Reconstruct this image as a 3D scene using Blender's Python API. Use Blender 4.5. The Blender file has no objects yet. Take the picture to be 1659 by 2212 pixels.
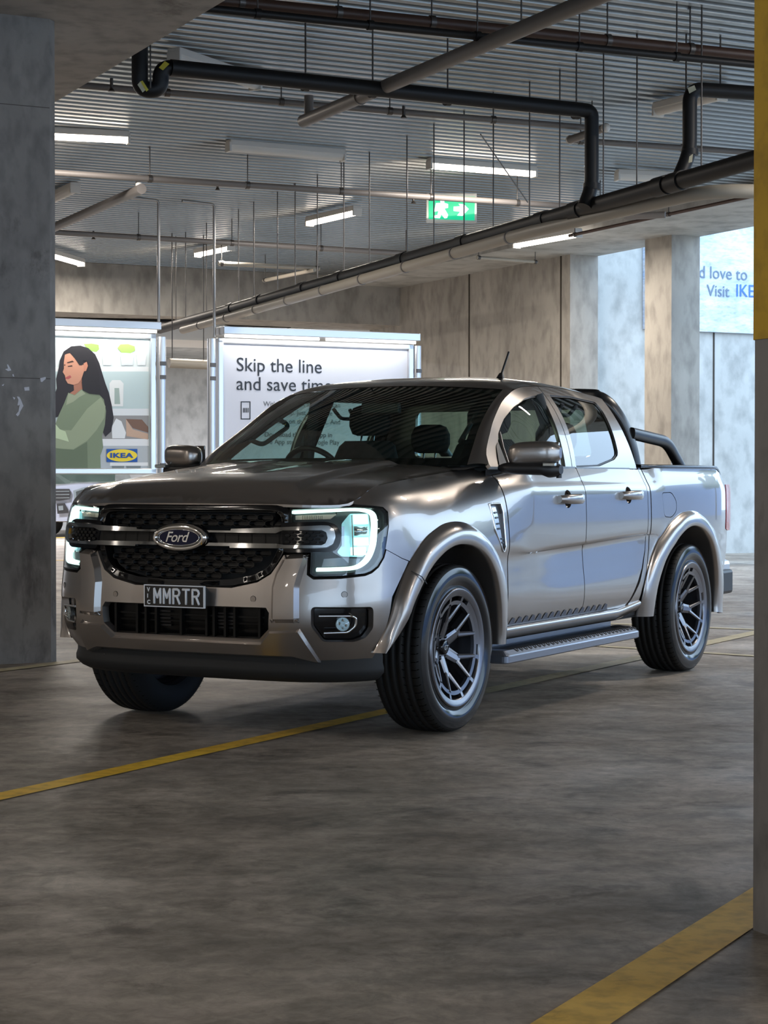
import bpy, math, random
import numpy as np
from mathutils import Vector, Matrix
from mathutils.geometry import delaunay_2d_cdt
random.seed(4)
C = bpy.context.scene.collection
PI = math.pi
# ------------------------------------------------------------------ camera
F = 4117.; CX, CY = 829.5, 1106.; CAMH = 1.2; HOR = 1035.
PITCH = math.atan((CY-HOR)/F)
cd = bpy.data.cameras.new('camera'); cam = bpy.data.objects.new('camera', cd); C.objects.link(cam)
cd.sensor_fit = 'HORIZONTAL'; cd.sensor_width = 24.; cd.lens = 24.*F/1659.
cd.clip_start = .1; cd.clip_end = 400
cam.location = (0, 0, CAMH); cam.rotation_euler = (PI/2-PITCH, 0, 0)
bpy.context.scene.camera = cam
# ------------------------------------------------------------------ light and exposure
def lin(c):
    c = c/255.; return c/12.92 if c <= .04045 else ((c+.055)/1.055)**2.4
def rgb(r, g, b): return (lin(r), lin(g), lin(b), 1)
W = bpy.data.worlds.new('sky'); bpy.context.scene.world = W; W.use_nodes = True
nt = W.node_tree; bg = nt.nodes['Background']
bg.inputs[0].default_value = (.56, .76, 1.0, 1); bg.inputs[1].default_value = 2.75
VS = bpy.context.scene.view_settings
VS.view_transform = 'Standard'; VS.look = 'None'; VS.gamma = 1; VS.use_curve_mapping = False; VS.exposure = .56
LAMP = 9.; TUBE = 2.2; BATTEN_W = 82.; SIGN_W = 6.
def area(name, loc, target, sx, sy, power, col):
    l = bpy.data.lights.new(name, 'AREA'); l.shape = 'RECTANGLE'; l.size = sx; l.size_y = sy; l.energy = power; l.color = col
    o = bpy.data.objects.new(name, l); C.objects.link(o); o.location = loc
    o.rotation_euler = (Vector(target)-Vector(loc)).to_track_quat('-Z', 'Y').to_euler(); return o
# building grid: A runs along the ribs (right and away), B runs left and away
AV = Vector((math.sin(math.radians(63.3)), math.cos(math.radians(63.3)), 0)); BV = Vector((-AV.y, AV.x, 0)); ZV = Vector((0, 0, 1))
def ab(a, b, z=0.): return AV*a+BV*b+ZV*z
def ray(px, py):
    return Vector(((px-CX)/F, math.cos(PITCH)-(py-CY)/F*math.sin(PITCH), -math.sin(PITCH)-(py-CY)/F*math.cos(PITCH)))
def at_z(px, py, z):
    d = ray(px, py); t = (z-CAMH)/d.z; return Vector((0, 0, CAMH))+d*t
def at_b(px, py, b):                       # point of the upright plane b = const
    d = ray(px, py); t = b/d.dot(BV); p = Vector((0, 0, CAMH))+d*t; return p.dot(AV), p.z
def at_a(px, py, a):
    d = ray(px, py); t = a/d.dot(AV); p = Vector((0, 0, CAMH))+d*t; return p.dot(BV), p.z
def at_y(px, py, Y):
    d = ray(px, py); return Vector((0, 0, CAMH))+d*(Y/d.y)
# ------------------------------------------------------------------ materials
def mat(name, col, rough=.5, metal=0., coat=0., coatr=.03, spec=.5, emit=None, es=0.):
    m = bpy.data.materials.new(name); m.use_nodes = True; b = m.node_tree.nodes['Principled BSDF']
    b.inputs['Base Color'].default_value = col; b.inputs['Roughness'].default_value = rough; b.inputs['Metallic'].default_value = metal
    b.inputs['Coat Weight'].default_value = coat; b.inputs['Coat Roughness'].default_value = coatr; b.inputs['Specular IOR Level'].default_value = spec
    if emit: b.inputs['Emission Color'].default_value = emit; b.inputs['Emission Strength'].default_value = es
    return m
def N(m, t, **k):
    n = m.node_tree.nodes.new(t)
    for a, v in k.items(): setattr(n, a, v)
    return n
def L(m, a, b): m.node_tree.links.new(a, b)
def ramp(m, fac, stops):
    r = N(m, 'ShaderNodeValToRGB'); e = r.color_ramp.elements
    while len(e) < len(stops): e.new(.5)
    for i, (p, c) in enumerate(stops): e[i].position = p; e[i].color = c
    L(m, fac, r.inputs[0]); return r
def concrete(name, c0, c1, scale=1.2, stretch=(1, 1, 1), rough=.8, rot=0., bump=.15, fine=None, rr=None, dark=None):
    m = mat(name, c0, rough); b = m.node_tree.nodes['Principled BSDF']
    tc = N(m, 'ShaderNodeTexCoord'); mp = N(m, 'ShaderNodeMapping'); mp.inputs['Scale'].default_value = stretch; mp.inputs['Rotation'].default_value = (0, 0, rot)
    L(m, tc.outputs['Object'], mp.inputs[0])
    n1 = N(m, 'ShaderNodeTexNoise'); n1.inputs['Scale'].default_value = scale; n1.inputs['Detail'].default_value = 8; n1.inputs['Roughness'].default_value = .62
    L(m, mp.outputs[0], n1.inputs['Vector'])
    n2 = N(m, 'ShaderNodeTexNoise'); n2.inputs['Scale'].default_value = scale*7; n2.inputs['Detail'].default_value = 6
    L(m, mp.outputs[0], n2.inputs['Vector'])
    r1 = ramp(m, n1.outputs[0], [(.3, c0), (.7, c1)])
    mx = N(m, 'ShaderNodeMix', data_type='RGBA', blend_type='MULTIPLY'); mx.inputs[0].default_value = .8
    r2 = ramp(m, n2.outputs[0], [(.3, (.62, .62, .62, 1)), (.55, (1, 1, 1, 1))])
    L(m, r1.outputs[0], mx.inputs[6]); L(m, r2.outputs[0], mx.inputs[7]); out = mx.outputs[2]
    if dark:
        n3 = N(m, 'ShaderNodeTexNoise'); n3.inputs['Scale'].default_value = dark; n3.inputs['Detail'].default_value = 9; n3.inputs['Roughness'].default_value = .7; n3.inputs['Distortion'].default_value = .4
        L(m, mp.outputs[0], n3.inputs['Vector']); r3 = ramp(m, n3.outputs[0], [(.36, (.45, .43, .42, 1)), (.44, (1, 1, 1, 1))])
        m3 = N(m, 'ShaderNodeMix', data_type='RGBA', blend_type='MULTIPLY'); m3.inputs[0].default_value = .75
        L(m, out, m3.inputs[6]); L(m, r3.outputs[0], m3.inputs[7]); out = m3.outputs[2]
    L(m, out, b.inputs['Base Color'])
    if rr:
        r4 = ramp(m, n1.outputs[0], [(.3, (rr[0],)*3+(1,)), (.7, (rr[1],)*3+(1,))]); L(m, r4.outputs[0], b.inputs['Roughness'])
    bp = N(m, 'ShaderNodeBump'); bp.inputs['Strength'].default_value = bump; bp.inputs['Distance'].default_value = .01
    L(m, n2.outputs[0], bp.inputs['Height']); L(m, bp.outputs[0], b.inputs['Normal'])
    return m
def glass(name, tint, refl=1.0):
    m = bpy.data.materials.new(name); m.use_nodes = True; n = m.node_tree.nodes; n.clear()
    o = N(m, 'ShaderNodeOutputMaterial'); mx = N(m, 'ShaderNodeMixShader'); t = N(m, 'ShaderNodeBsdfTransparent'); g = N(m, 'ShaderNodeBsdfGlossy')
    t.inputs[0].default_value = tint; g.inputs['Roughness'].default_value = .01; g.inputs[0].default_value = (refl, refl, refl, 1)
    lw = N(m, 'ShaderNodeLayerWeight'); lw.inputs[0].default_value = .5
    pw = N(m, 'ShaderNodeMath', operation='POWER'); pw.inputs[1].default_value = 4.2; L(m, lw.outputs['Facing'], pw.inputs[0])
    f = N(m, 'ShaderNodeMath', operation='MULTIPLY_ADD'); f.inputs[1].default_value = .88; f.inputs[2].default_value = .075; L(m, pw.outputs[0], f.inputs[0])
    L(m, f.outputs[0], mx.inputs[0]); L(m, t.outputs[0], mx.inputs[1]); L(m, g.outputs[0], mx.inputs[2]); L(m, mx.outputs[0], o.inputs[0]); return m
def emis(name, col, s):
    return mat(name, (.8, .8, .8, 1), .5, emit=col, es=s)
M = {}
M['floor'] = concrete('floor_concrete', rgb(124, 114, 103), rgb(182, 171, 157), .9, (.75, 1.1, 1), .5, rot=-math.radians(14), bump=.22, rr=(.66, .42), dark=3.4)
def mottle(m, sc, amt, seed):
    b = m.node_tree.nodes['Principled BSDF']; src = b.inputs['Base Color'].links[0].from_socket
    tc = N(m, 'ShaderNodeTexCoord'); mp = N(m, 'ShaderNodeMapping'); mp.inputs['Location'].default_value = (seed, seed*.7, 0); L(m, tc.outputs['Object'], mp.inputs[0])
    n = N(m, 'ShaderNodeTexNoise'); n.inputs['Scale'].default_value = sc; n.inputs['Detail'].default_value = 12; n.inputs['Roughness'].default_value = .72; n.inputs['Distortion'].default_value = .6; L(m, mp.outputs[0], n.inputs['Vector'])
    r = ramp(m, n.outputs[0], [(.36, (amt, amt, amt*.98, 1)), (.52, (1, 1, 1, 1)), (.64, (1.18, 1.18, 1.2, 1))]); x = N(m, 'ShaderNodeMix', data_type='RGBA', blend_type='MULTIPLY'); x.inputs[0].default_value = 1
    L(m, src, x.inputs[6]); L(m, r.outputs[0], x.inputs[7]); L(m, x.outputs[2], b.inputs['Base Color'])
mottle(M['floor'], 2.2, .60, 3.); mottle(M['floor'], 14., .72, 8.)
M['conc'] = concrete('grey_concrete', rgb(165, 160, 154), rgb(192, 187, 181), .8, (1, 1, .6), .85, dark=.9)
M['concwarm'] = concrete('board_concrete', rgb(150, 146, 140), rgb(184, 180, 172), .7, (1.3, 1.3, .6), .85)
M['conclight'] = concrete('light_concrete', rgb(170, 172, 170), rgb(205, 206, 203), .6, (1, 1, .7), .85)
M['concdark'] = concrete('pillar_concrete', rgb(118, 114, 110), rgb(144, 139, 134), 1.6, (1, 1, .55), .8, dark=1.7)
M['paintyellow'] = concrete('yellow_paint', rgb(190, 148, 22), rgb(214, 170, 36), 2.2, (1, 1, 1), .5, bump=.05)
M['lineyellow'] = concrete('line_paint', rgb(206, 166, 62), rgb(236, 198, 100), 2.4, (1, 1, 1), .6, bump=.05, dark=2.2)
M['linebright'] = concrete('bright_line_paint', rgb(232, 182, 40), rgb(246, 204, 70), 2.4, (1, 1, 1), .55, bump=.05)
M['linepale'] = concrete('pale_line_paint', rgb(178, 166, 130), rgb(205, 194, 160), 2.4, (1, 1, 1), .6, bump=.05)
M['seam'] = mat('seam_dark', rgb(60, 54, 48), .9); M['seamlight'] = mat('seam_faint', rgb(84, 78, 74), .9)
M['deck'] = mat('galvanised_deck', (.31, .32, .32, 1), .34, .8)
M['pipeblack'] = mat('black_pipe', (.009, .009, .010, 1), .5, spec=.35)
M['piperust'] = mat('brown_pipe', rgb(70, 48, 38), .5)
M['pipegrey'] = mat('grey_pipe', rgb(118, 114, 112), .42)
M['pipepale'] = mat('pale_pipe', rgb(168, 162, 150), .45)
M['steel'] = mat('steel_rod', rgb(95, 92, 90), .4, .7)
M['galv'] = mat('galvanised_tube', rgb(165, 165, 165), .32, .7)
M['alu'] = mat('aluminium', rgb(205, 208, 212), .28, .8)
M['white'] = mat('white_housing', rgb(225, 225, 222), .45)
M['lamp'] = emis('lit_diffuser', (1, .86, .72, 1), LAMP)
M['tube'] = emis('sign_tube', (1, .95, .86, 1), TUBE)
M['black'] = mat('black_plastic', (.012, .012, .013, 1), .42)
M['blackgloss'] = mat('gloss_black', (.006, .006, .007, 1), .12)
M['chin'] = mat('textured_black_plastic', (.014, .014, .014, 1), .65, spec=.35)
M['rubber'] = mat('tyre_rubber', (.011, .011, .011, 1), .6, spec=.3)
M['sidewall'] = mat('tyre_sidewall', (.005, .005, .006, 1), .14, spec=.5)
M['rim'] = mat('rim_metal', rgb(122, 122, 127), .27, .9)
M['rimdark'] = mat('rim_barrel', rgb(48, 48, 50), .4, .8)
M['chrome'] = mat('chrome', (.86, .86, .86, 1), .06, 1.)
M['paint'] = mat('body_paint', (.335, .305, .285, 1), .30, .88, 1., .02)
M['paintdark'] = mat('gap_dark', (.01, .01, .01, 1), .8)
M['liner'] = mat('cabin_dark', (.010, .010, .011, 1), .8)
M['fabric'] = mat('seat_fabric', (.018, .018, .02, 1), .8)
M['headliner'] = mat('headliner', (.10, .10, .10, 1), .9)
M['glass'] = glass('windscreen_glass', (.60, .78, .72, 1))
M['glassdark'] = glass('tinted_glass', (.50, .62, .58, 1))
M['lens'] = glass('clear_lens', (.93, .97, .97, 1))
M['drl'] = emis('daytime_light', (.66, 1., .90, 1), 1.25)
M['beam'] = emis('projector_light', (.55, .93, 1., 1), 1.6)
M['lampin'] = mat('lamp_reflector', rgb(190, 200, 205), .15, .9)
M['lampgrey'] = mat('lamp_housing', (.03, .035, .035, 1), .3)
M['amber'] = mat('turn_lens', rgb(210, 190, 175), .15, .3)
M['red'] = mat('tail_red', rgb(200, 30, 40), .12, coat=1.)
M['navy'] = mat('badge_blue', (.006, .008, .035, 1), .2, coat=1.)
M['platebk'] = mat('plate_black', (.008, .008, .009, 1), .35)
M['platewh'] = mat('plate_white', rgb(225, 228, 232), .4)
M['green'] = emis('exit_green', (.0, .55, .27, 1), .75); M['green'].node_tree.nodes['Principled BSDF'].inputs['Base Color'].default_value = rgb(0, 130, 80)
M['exitwhite'] = emis('exit_white', (.72, .82, 1, 1), .9)
M['sticker'] = mat('sticker', rgb(190, 185, 160), .5)
M['stickery'] = mat('sticker_yellow', rgb(200, 185, 60), .5)
def flat(name, r, g, b): M[name] = mat(name, rgb(r, g, b), .55); return M[name]
# ------------------------------------------------------------------ mesh helpers
def link(name, me, parent=None, m=None):
    o = bpy.data.objects.new(name, me); C.objects.link(o)
    if m is not None and me is not None: me.materials.append(M[m] if isinstance(m, str) else m)
    if parent is not None: o.parent = parent
    return o
def tag(o, label=None, cat=None, group=None, kind=None):
    if label: o['label'] = label
    if cat: o['category'] = cat
    if group: o['group'] = group
    if kind: o['kind'] = kind
    return o
def empty(name, label=None, cat=None, group=None, loc=(0, 0, 0)):
    o = bpy.data.objects.new(name, None); C.objects.link(o); o.location = loc; o.empty_display_size = .1
    return tag(o, label, cat, group)
class MB:
    def __init__(s): s.v = []; s.f = []; s.sm = []; s.n = {}
    def quadgrid(s, P, smooth=True, closeu=False, closev=False):
        nu = len(P); nv = len(P[0]); b = len(s.v)
        for r in P: s.v += [tuple(p) for p in r]
        for i in range(nu if closeu else nu-1):
            for j in range(nv if closev else nv-1):
                a = b+i*nv+j; c = b+((i+1) % nu)*nv+j; d = b+((i+1) % nu)*nv+(j+1) % nv; e = b+i*nv+(j+1) % nv
                s.f.append((a, c, d, e)); s.sm.append(smooth)
        return s
    def poly(s, pts, smooth=False):
        b = len(s.v); s.v += [tuple(p) for p in pts]; s.f.append(tuple(range(b, b+len(pts)))); s.sm.append(smooth); return s
    def box(s, c, ax, ay, az, hx, hy, hz, ch=0.):
        c = Vector(c); ax = Vector(ax).normalized(); ay = Vector(ay).normalized(); az = Vector(az).normalized()
        if ch <= 0:
            P = {}
            b = len(s.v)
            for i, (x, y, z) in enumerate([(a, b_, c_) for a in (-1, 1) for b_ in (-1, 1) for c_ in (-1, 1)]):
                s.v.append(tuple(c+ax*hx*x+ay*hy*y+az*hz*z))
            for q in ((0, 1, 3, 2), (4, 6, 7, 5), (0, 4, 5, 1), (2, 3, 7, 6), (0, 2, 6, 4), (1, 5, 7, 3)):
                s.f.append(tuple(b+k for k in q)); s.sm.append(False)
        else:
            import bmesh
            bm = bmesh.new(); bmesh.ops.create_cube(bm, size=2)
            for v in bm.verts: v.co = Vector((v.co.x*hx, v.co.y*hy, v.co.z*hz))
            bmesh.ops.bevel(bm, geom=bm.edges[:], offset=ch, segments=2, affect='EDGES', profile=.5)
            bm.verts.ensure_lookup_table(); b = len(s.v)
            for v in bm.verts: s.v.append(tuple(c+ax*v.co.x+ay*v.co.y+az*v.co.z))
            for f in bm.faces: s.f.append(tuple(b+v.index for v in f.verts)); s.sm.append(False)
            bm.free()
        return s
    def abox(s, lo, hi, ch=0.):
        lo = Vector(lo); hi = Vector(hi); h = (hi-lo)/2
        return s.box((lo+hi)/2, (1, 0, 0), (0, 1, 0), (0, 0, 1), h.x, h.y, h.z, ch)
    def tube(s, pts, r, n=12, caps=True, smooth=True, rs=None):
        pts = [Vector(p) for p in pts]; T = []
        for i in range(len(pts)):
            a = pts[max(i-1, 0)]; b = pts[min(i+1, len(pts)-1)]; T.append((b-a).normalized())
        up = Vector((0, 0, 1)) if abs(T[0].z) < .9 else Vector((1, 0, 0))
        u = (up-T[0]*up.dot(T[0])).normalized(); rows = []
        for i, p in enumerate(pts):
            u = (u-T[i]*u.dot(T[i])).normalized(); w = T[i].cross(u); q = rs[i] if rs else r
            rows.append([p+(u*math.cos(2*PI*k/n)+w*math.sin(2*PI*k/n))*q for k in range(n)])
        s.quadgrid(rows, smooth, closev=True)
        if caps: s.poly(rows[0][::-1]); s.poly(rows[-1])
        return s
    def lathe(s, prof, n=96, axis='y', c=(0, 0, 0), rfun=None):    # prof: (along axis, radius)
        rows = []
        for j, (t, r) in enumerate(prof):
            rr = []
            for k in range(n):
                a = 2*PI*k/n; q = rfun(j, k, r) if rfun else r
                rr.append((c[0]+q*math.cos(a), c[1]+t, c[2]+q*math.sin(a)))
            rows.append(rr)
        return s.quadgrid(rows, True, closev=True)
    def build(s, name, m, parent=None):
        me = bpy.data.meshes.new(name); me.from_pydata(s.v, [], s.f); me.polygons.foreach_set('use_smooth', s.sm); me.update()
        return link(name, me, parent, m)
def bend(pts, r=.08, n=6):                 # rounded corners along a polyline
    pts = [Vector(p) for p in pts]; out = [pts[0]]
    for i in range(1, len(pts)-1):
        a, b, c = pts[i-1], pts[i], pts[i+1]; u = (a-b); w = (c-b); q = min(r, u.length*.49, w.length*.49)
        p0 = b+u.normalized()*q; p1 = b+w.normalized()*q
        for k in range(n+1):
            t = k/n; out.append(p0*(1-t)**2+b*2*t*(1-t)+p1*t*t)
    out.append(pts[-1]); return out
def inside(x, y, loop):
    c = False; n = len(loop); j = n-1
    for i in range(n):
        xi, yi = loop[i]; xj, yj = loop[j]
        if (yi > y) != (yj > y) and x < (xj-xi)*(y-yi)/(yj-yi)+xi: c = not c
        j = i
    return c
def densify(loop, d):
    out = []
    for i in range(len(loop)):
        a = loop[i]; b = loop[(i+1) % len(loop)]; n = max(1, int(math.hypot(b[0]-a[0], b[1]-a[1])/d))
        for k in range(n): out.append((a[0]+(b[0]-a[0])*k/n, a[1]+(b[1]-a[1])*k/n))
    return out
def rnd(loop, r=.01, n=4):                 # round a 2D loop's corners
    out = []; m = len(loop)
    for i in range(m):
        a, b, c = [Vector(loop[(i+k) % m]) for k in (-1, 0, 1)]; u = a-b; w = c-b; q = min(r, u.length*.45, w.length*.45)
        p0 = b+u.normalized()*q; p1 = b+w.normalized()*q
        for k in range(n+1):
            t = k/n; p = p0*(1-t)**2+b*2*t*(1-t)+p1*t*t; out.append((p.x, p.y))
    return out
def segdist(px, py, loops):
    best = 9.
    for A_, B_ in loops:
        d = B_-A_; t = np.clip(((px-A_[:, 0])*d[:, 0]+(py-A_[:, 1])*d[:, 1])/np.maximum((d**2).sum(1), 1e-12), 0, 1)
        q = A_+d*t[:, None]; best = min(best, float(np.sqrt(((q-(px, py))**2).sum(1)).min()))
    return best
def axisref(p): return p-np.array([min(max(p[0], -3.6), .2), 0, .85])
def sheet(name, loops, fun, m, parent, res=.04, thick=.006, to=None, dome=None, mirror=False, ref=axisref, back=False, ares=None, grid=True, flare=0.):
    """2D outline with holes, filled, laid on the surface fun(u, v, off) with its true normals and a rim of real thickness"""
    to = to or (lambda a, b: (a, b)); k = .085 if to is not TOV else .085
    D = [[to(a, b) for a, b in densify(lp, ares or res)] for lp in loops]
    sy = .085 if to is TOV else 1.
    Q = [[(a, b*sy) for a, b in d] for d in D]
    OUT = {}
    if flare:
        NQ = []
        for li, q in enumerate(Q):
            n = len(q); ar = sum(q[i][0]*q[(i+1) % n][1]-q[(i+1) % n][0]*q[i][1] for i in range(n)); sg_ = (1 if ar > 0 else -1)*(1 if li == 0 else -1); nq = []
            for i in range(n):
                a, b, c = q[i-1], q[i], q[(i+1) % n]
                t1 = Vector((b[0]-a[0], b[1]-a[1])).normalized(); t2 = Vector((c[0]-b[0], c[1]-b[1])).normalized()
                n1 = Vector((t1.y, -t1.x))*sg_; n2 = Vector((t2.y, -t2.x))*sg_; m_ = (n1+n2); m_ = m_.normalized()/max(.5, m_.normalized().dot(n1)) if m_.length > 1e-6 else n1
                p_ = (b[0]-m_.x*flare, b[1]-m_.y*flare); nq.append(p_); OUT[(round(p_[0], 5), round(p_[1], 5))] = b
            NQ.append(nq)
        Q = NQ
    pts = [Vector(p) for q in Q for p in q]; edges = []; b0 = 0
    for q in Q:
        n = len(q); edges += [(b0+i, b0+(i+1) % n) for i in range(n)]; b0 += n
    if grid:
        xs = [p[0] for p in Q[0]]; ys = [p[1] for p in Q[0]]
        loopsA = [(np.array(q), np.array(q[1:]+q[:1])) for q in Q]
        y = min(ys)+res*.5; row_ = 0
        while y < max(ys):
            x = min(xs)+res*(.5 if row_ % 2 else .25)
            while x < max(xs):
                if sum(inside(x, y, q) for q in Q) % 2 == 1 and segdist(x, y, loopsA) > res*.35: pts.append(Vector((x, y)))
                x += res
            y += res; row_ += 1
    V2, _, T, _, _, _ = delaunay_2d_cdt(pts, edges, [], 0, 1e-6)
    tris = []
    for t in T:
        cx = sum(V2[i][0] for i in t)/3; cy = sum(V2[i][1] for i in t)/3
        if sum(inside(cx, cy, q) for q in Q) % 2 == 1: tris.append(tuple(t))
    if dome: LA = [(np.array(q), np.array(q[1:]+q[:1])) for q in Q]
    def g(a, b):
        off = 0.
        if dome: off = -dome[0]*math.exp(-(segdist(a, b, LA)/dome[1])**1.6*2.2)
        return np.asarray(fun(a, b/sy, off), float)
    P = []; NN = []
    h = .002
    for v in V2:
        a, b = v; p = g(a, b); pu = g(a+h, b)-g(a-h, b); pv = g(a, b+h)-g(a, b-h)
        n = np.cross(pu, pv); l = np.linalg.norm(n); n = n/l if l > 1e-12 else np.array([0, 0, 1.])
        if n.dot(ref(p)) < 0: n = -n
        P.append(p); NN.append(n)
    F_ = []; cnt = {}
    for t in tris:
        a, b, c = [P[i] for i in t]
        if np.cross(b-a, c-a).dot(NN[t[0]]+NN[t[1]]+NN[t[2]]) < 0: t = t[::-1]
        F_.append(t)
        for i in range(3):
            e = (t[i], t[(i+1) % 3]); cnt[e] = 1
    bnd = [e for e in cnt if (e[1], e[0]) not in cnt]
    V = [tuple(p) for p in P]; Nn = [tuple(n) for n in NN]; sm = [True]*len(F_)
    if thick:
        for a, b in bnd:
            pa, pb = P[a], P[b]; qa, qb = pa-NN[a]*thick, pb-NN[b]*thick
            if flare:
                oa, ob = [OUT.get((round(V2[i_][0], 5), round(V2[i_][1], 5))) for i_ in (a, b)]
                if oa: qa = np.asarray(fun(oa[0], oa[1]/sy, -thick), float)
                if ob: qb = np.asarray(fun(ob[0], ob[1]/sy, -thick), float)
            n = np.cross(pa-pb, qa-pa); l = np.linalg.norm(n); n = n/l if l > 0 else NN[a]; rev = n.dot(np.cross(pb-pa, NN[a])/max(np.linalg.norm(pb-pa), 1e-9)+NN[a]*(1. if flare else 0.)) < 0
            i = len(V); V += [tuple(pa), tuple(pb), tuple(qb), tuple(qa)]
            if rev: n = -n
            Nn += [tuple(n)]*4; F_.append((i, i+1, i+2, i+3) if rev else (i+1, i, i+3, i+2)); sm.append(True)
    if back and thick:
        i = len(V); V += [tuple(P[k]-NN[k]*thick) for k in range(len(P))]; Nn += [tuple(-x for x in q) for q in NN]
        F_ += [tuple(i+k for k in t[::-1]) for t in tris]; sm += [True]*len(tris)
    objs = []
    for mi in ((1, -1) if mirror else (1,)):
        VV = [(x, y*mi, z) for x, y, z in V]; NV = [(x, y*mi, z) for x, y, z in Nn]; FF = F_ if mi == 1 else [f[::-1] for f in F_]
        me = bpy.data.meshes.new(name); me.from_pydata(VV, [], FF); me.polygons.foreach_set('use_smooth', sm); me.update()
        # orient rims with their normals
        me.normals_split_custom_set_from_vertices(NV)
        objs.append(link(name, me, parent, m))
    return objs if mirror else objs[0]
def textmesh(name, s, size, O, X, Y, m, parent=None, ext=.001, shear=0., xs=1., bold=0., align='LEFT', spacing=1.):
    cu = bpy.data.curves.new(name+'_c', 'FONT'); cu.body = s; cu.size = size; cu.extrude = ext; cu.shear = shear; cu.offset = bold; cu.align_x = align; cu.space_character = spacing
    cu.resolution_u = 4
    t = bpy.data.objects.new(name+'_t', cu); C.objects.link(t); bpy.context.view_layer.update()
    me = bpy.data.meshes.new_from_object(t); me.name = name; C.objects.unlink(t); bpy.data.objects.remove(t)
    X = Vector(X).normalized(); Y = Vector(Y).normalized(); Z = X.cross(Y); O = Vector(O)
    me.transform(Matrix.Translation(O) @ Matrix((X*xs, Y, Z)).transposed().to_4x4()); me.materials.clear()
    return link(name, me, parent, m)
# --- body surface
# ---- pick-up body surface: a plan path with inward offset profiles ----
def catmull(pts, n):
    pts = [np.array(p, float) for p in pts]
    P = [2*pts[0]-pts[1]] + pts + [2*pts[-1]-pts[-2]]
    out = []
    for i in range(1, len(P)-2):
        for k in range(n):
            t = k/n; a, b, c, d = P[i-1], P[i], P[i+1], P[i+2]
            out.append(.5*((2*b)+(c-a)*t+(2*a-5*b+4*c-d)*t*t+(3*b-a-3*c+d)*t**3))
    out.append(P[-2]); return np.array(out)
PATH = catmull([(.925,0),(.922,.22),(.91,.42),(.878,.60),(.80,.76),(.70,.862),(.58,.92),(.40,.95),(.1,.957),(-.4,.955),(-1.0,.952),(-1.6,.95),
  (-2.2,.95),(-2.8,.95),(-3.3,.948),(-3.75,.933),(-4.05,.905),(-4.25,.87),(-4.35,.80),(-4.38,.65),(-4.385,.4)], 12)
PL = np.concatenate([[0], np.cumsum(np.hypot(*np.diff(PATH, axis=0).T))])
def path(s):
    x = np.interp(s, PL, PATH[:,0]); y = np.interp(s, PL, PATH[:,1])
    e = .03
    dx = np.interp(s+e, PL, PATH[:,0])-np.interp(s-e, PL, PATH[:,0]); dy = np.interp(s+e, PL, PATH[:,1])-np.interp(s-e, PL, PATH[:,1])
    if s < e: dx, dy = 0., 1.
    l = math.hypot(dx, dy); return x, y, -dy/l, dx/l        # inward normal
def s_at_x(x):                                               # rear-going side part
    i = 36; xs = PATH[i:,0]; return float(np.interp(-x, -xs, PL[i:]))
def s_at_y(y): return float(np.interp(y, PATH[:60,1], PL[:60]))
_D = [(.44,.05),(.50,.022),(.60,.008),(.70,.016),(.80,.022),(.862,.006),(.95,.0),(1.06,.002),(1.14,.008),(1.19,.03),(1.225,.046),(1.258,.062)]
def _Dc(zc, k): return [(.44,.05),(.50,.022),(.60,.010),(zc-.13,.010+.010*k),(zc-.022,.010+.016*k),(zc,.006),(.95,.0),(1.06,.002),(1.14,.008),(1.19,.03),(1.225,.046),(1.258,.062)]
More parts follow.
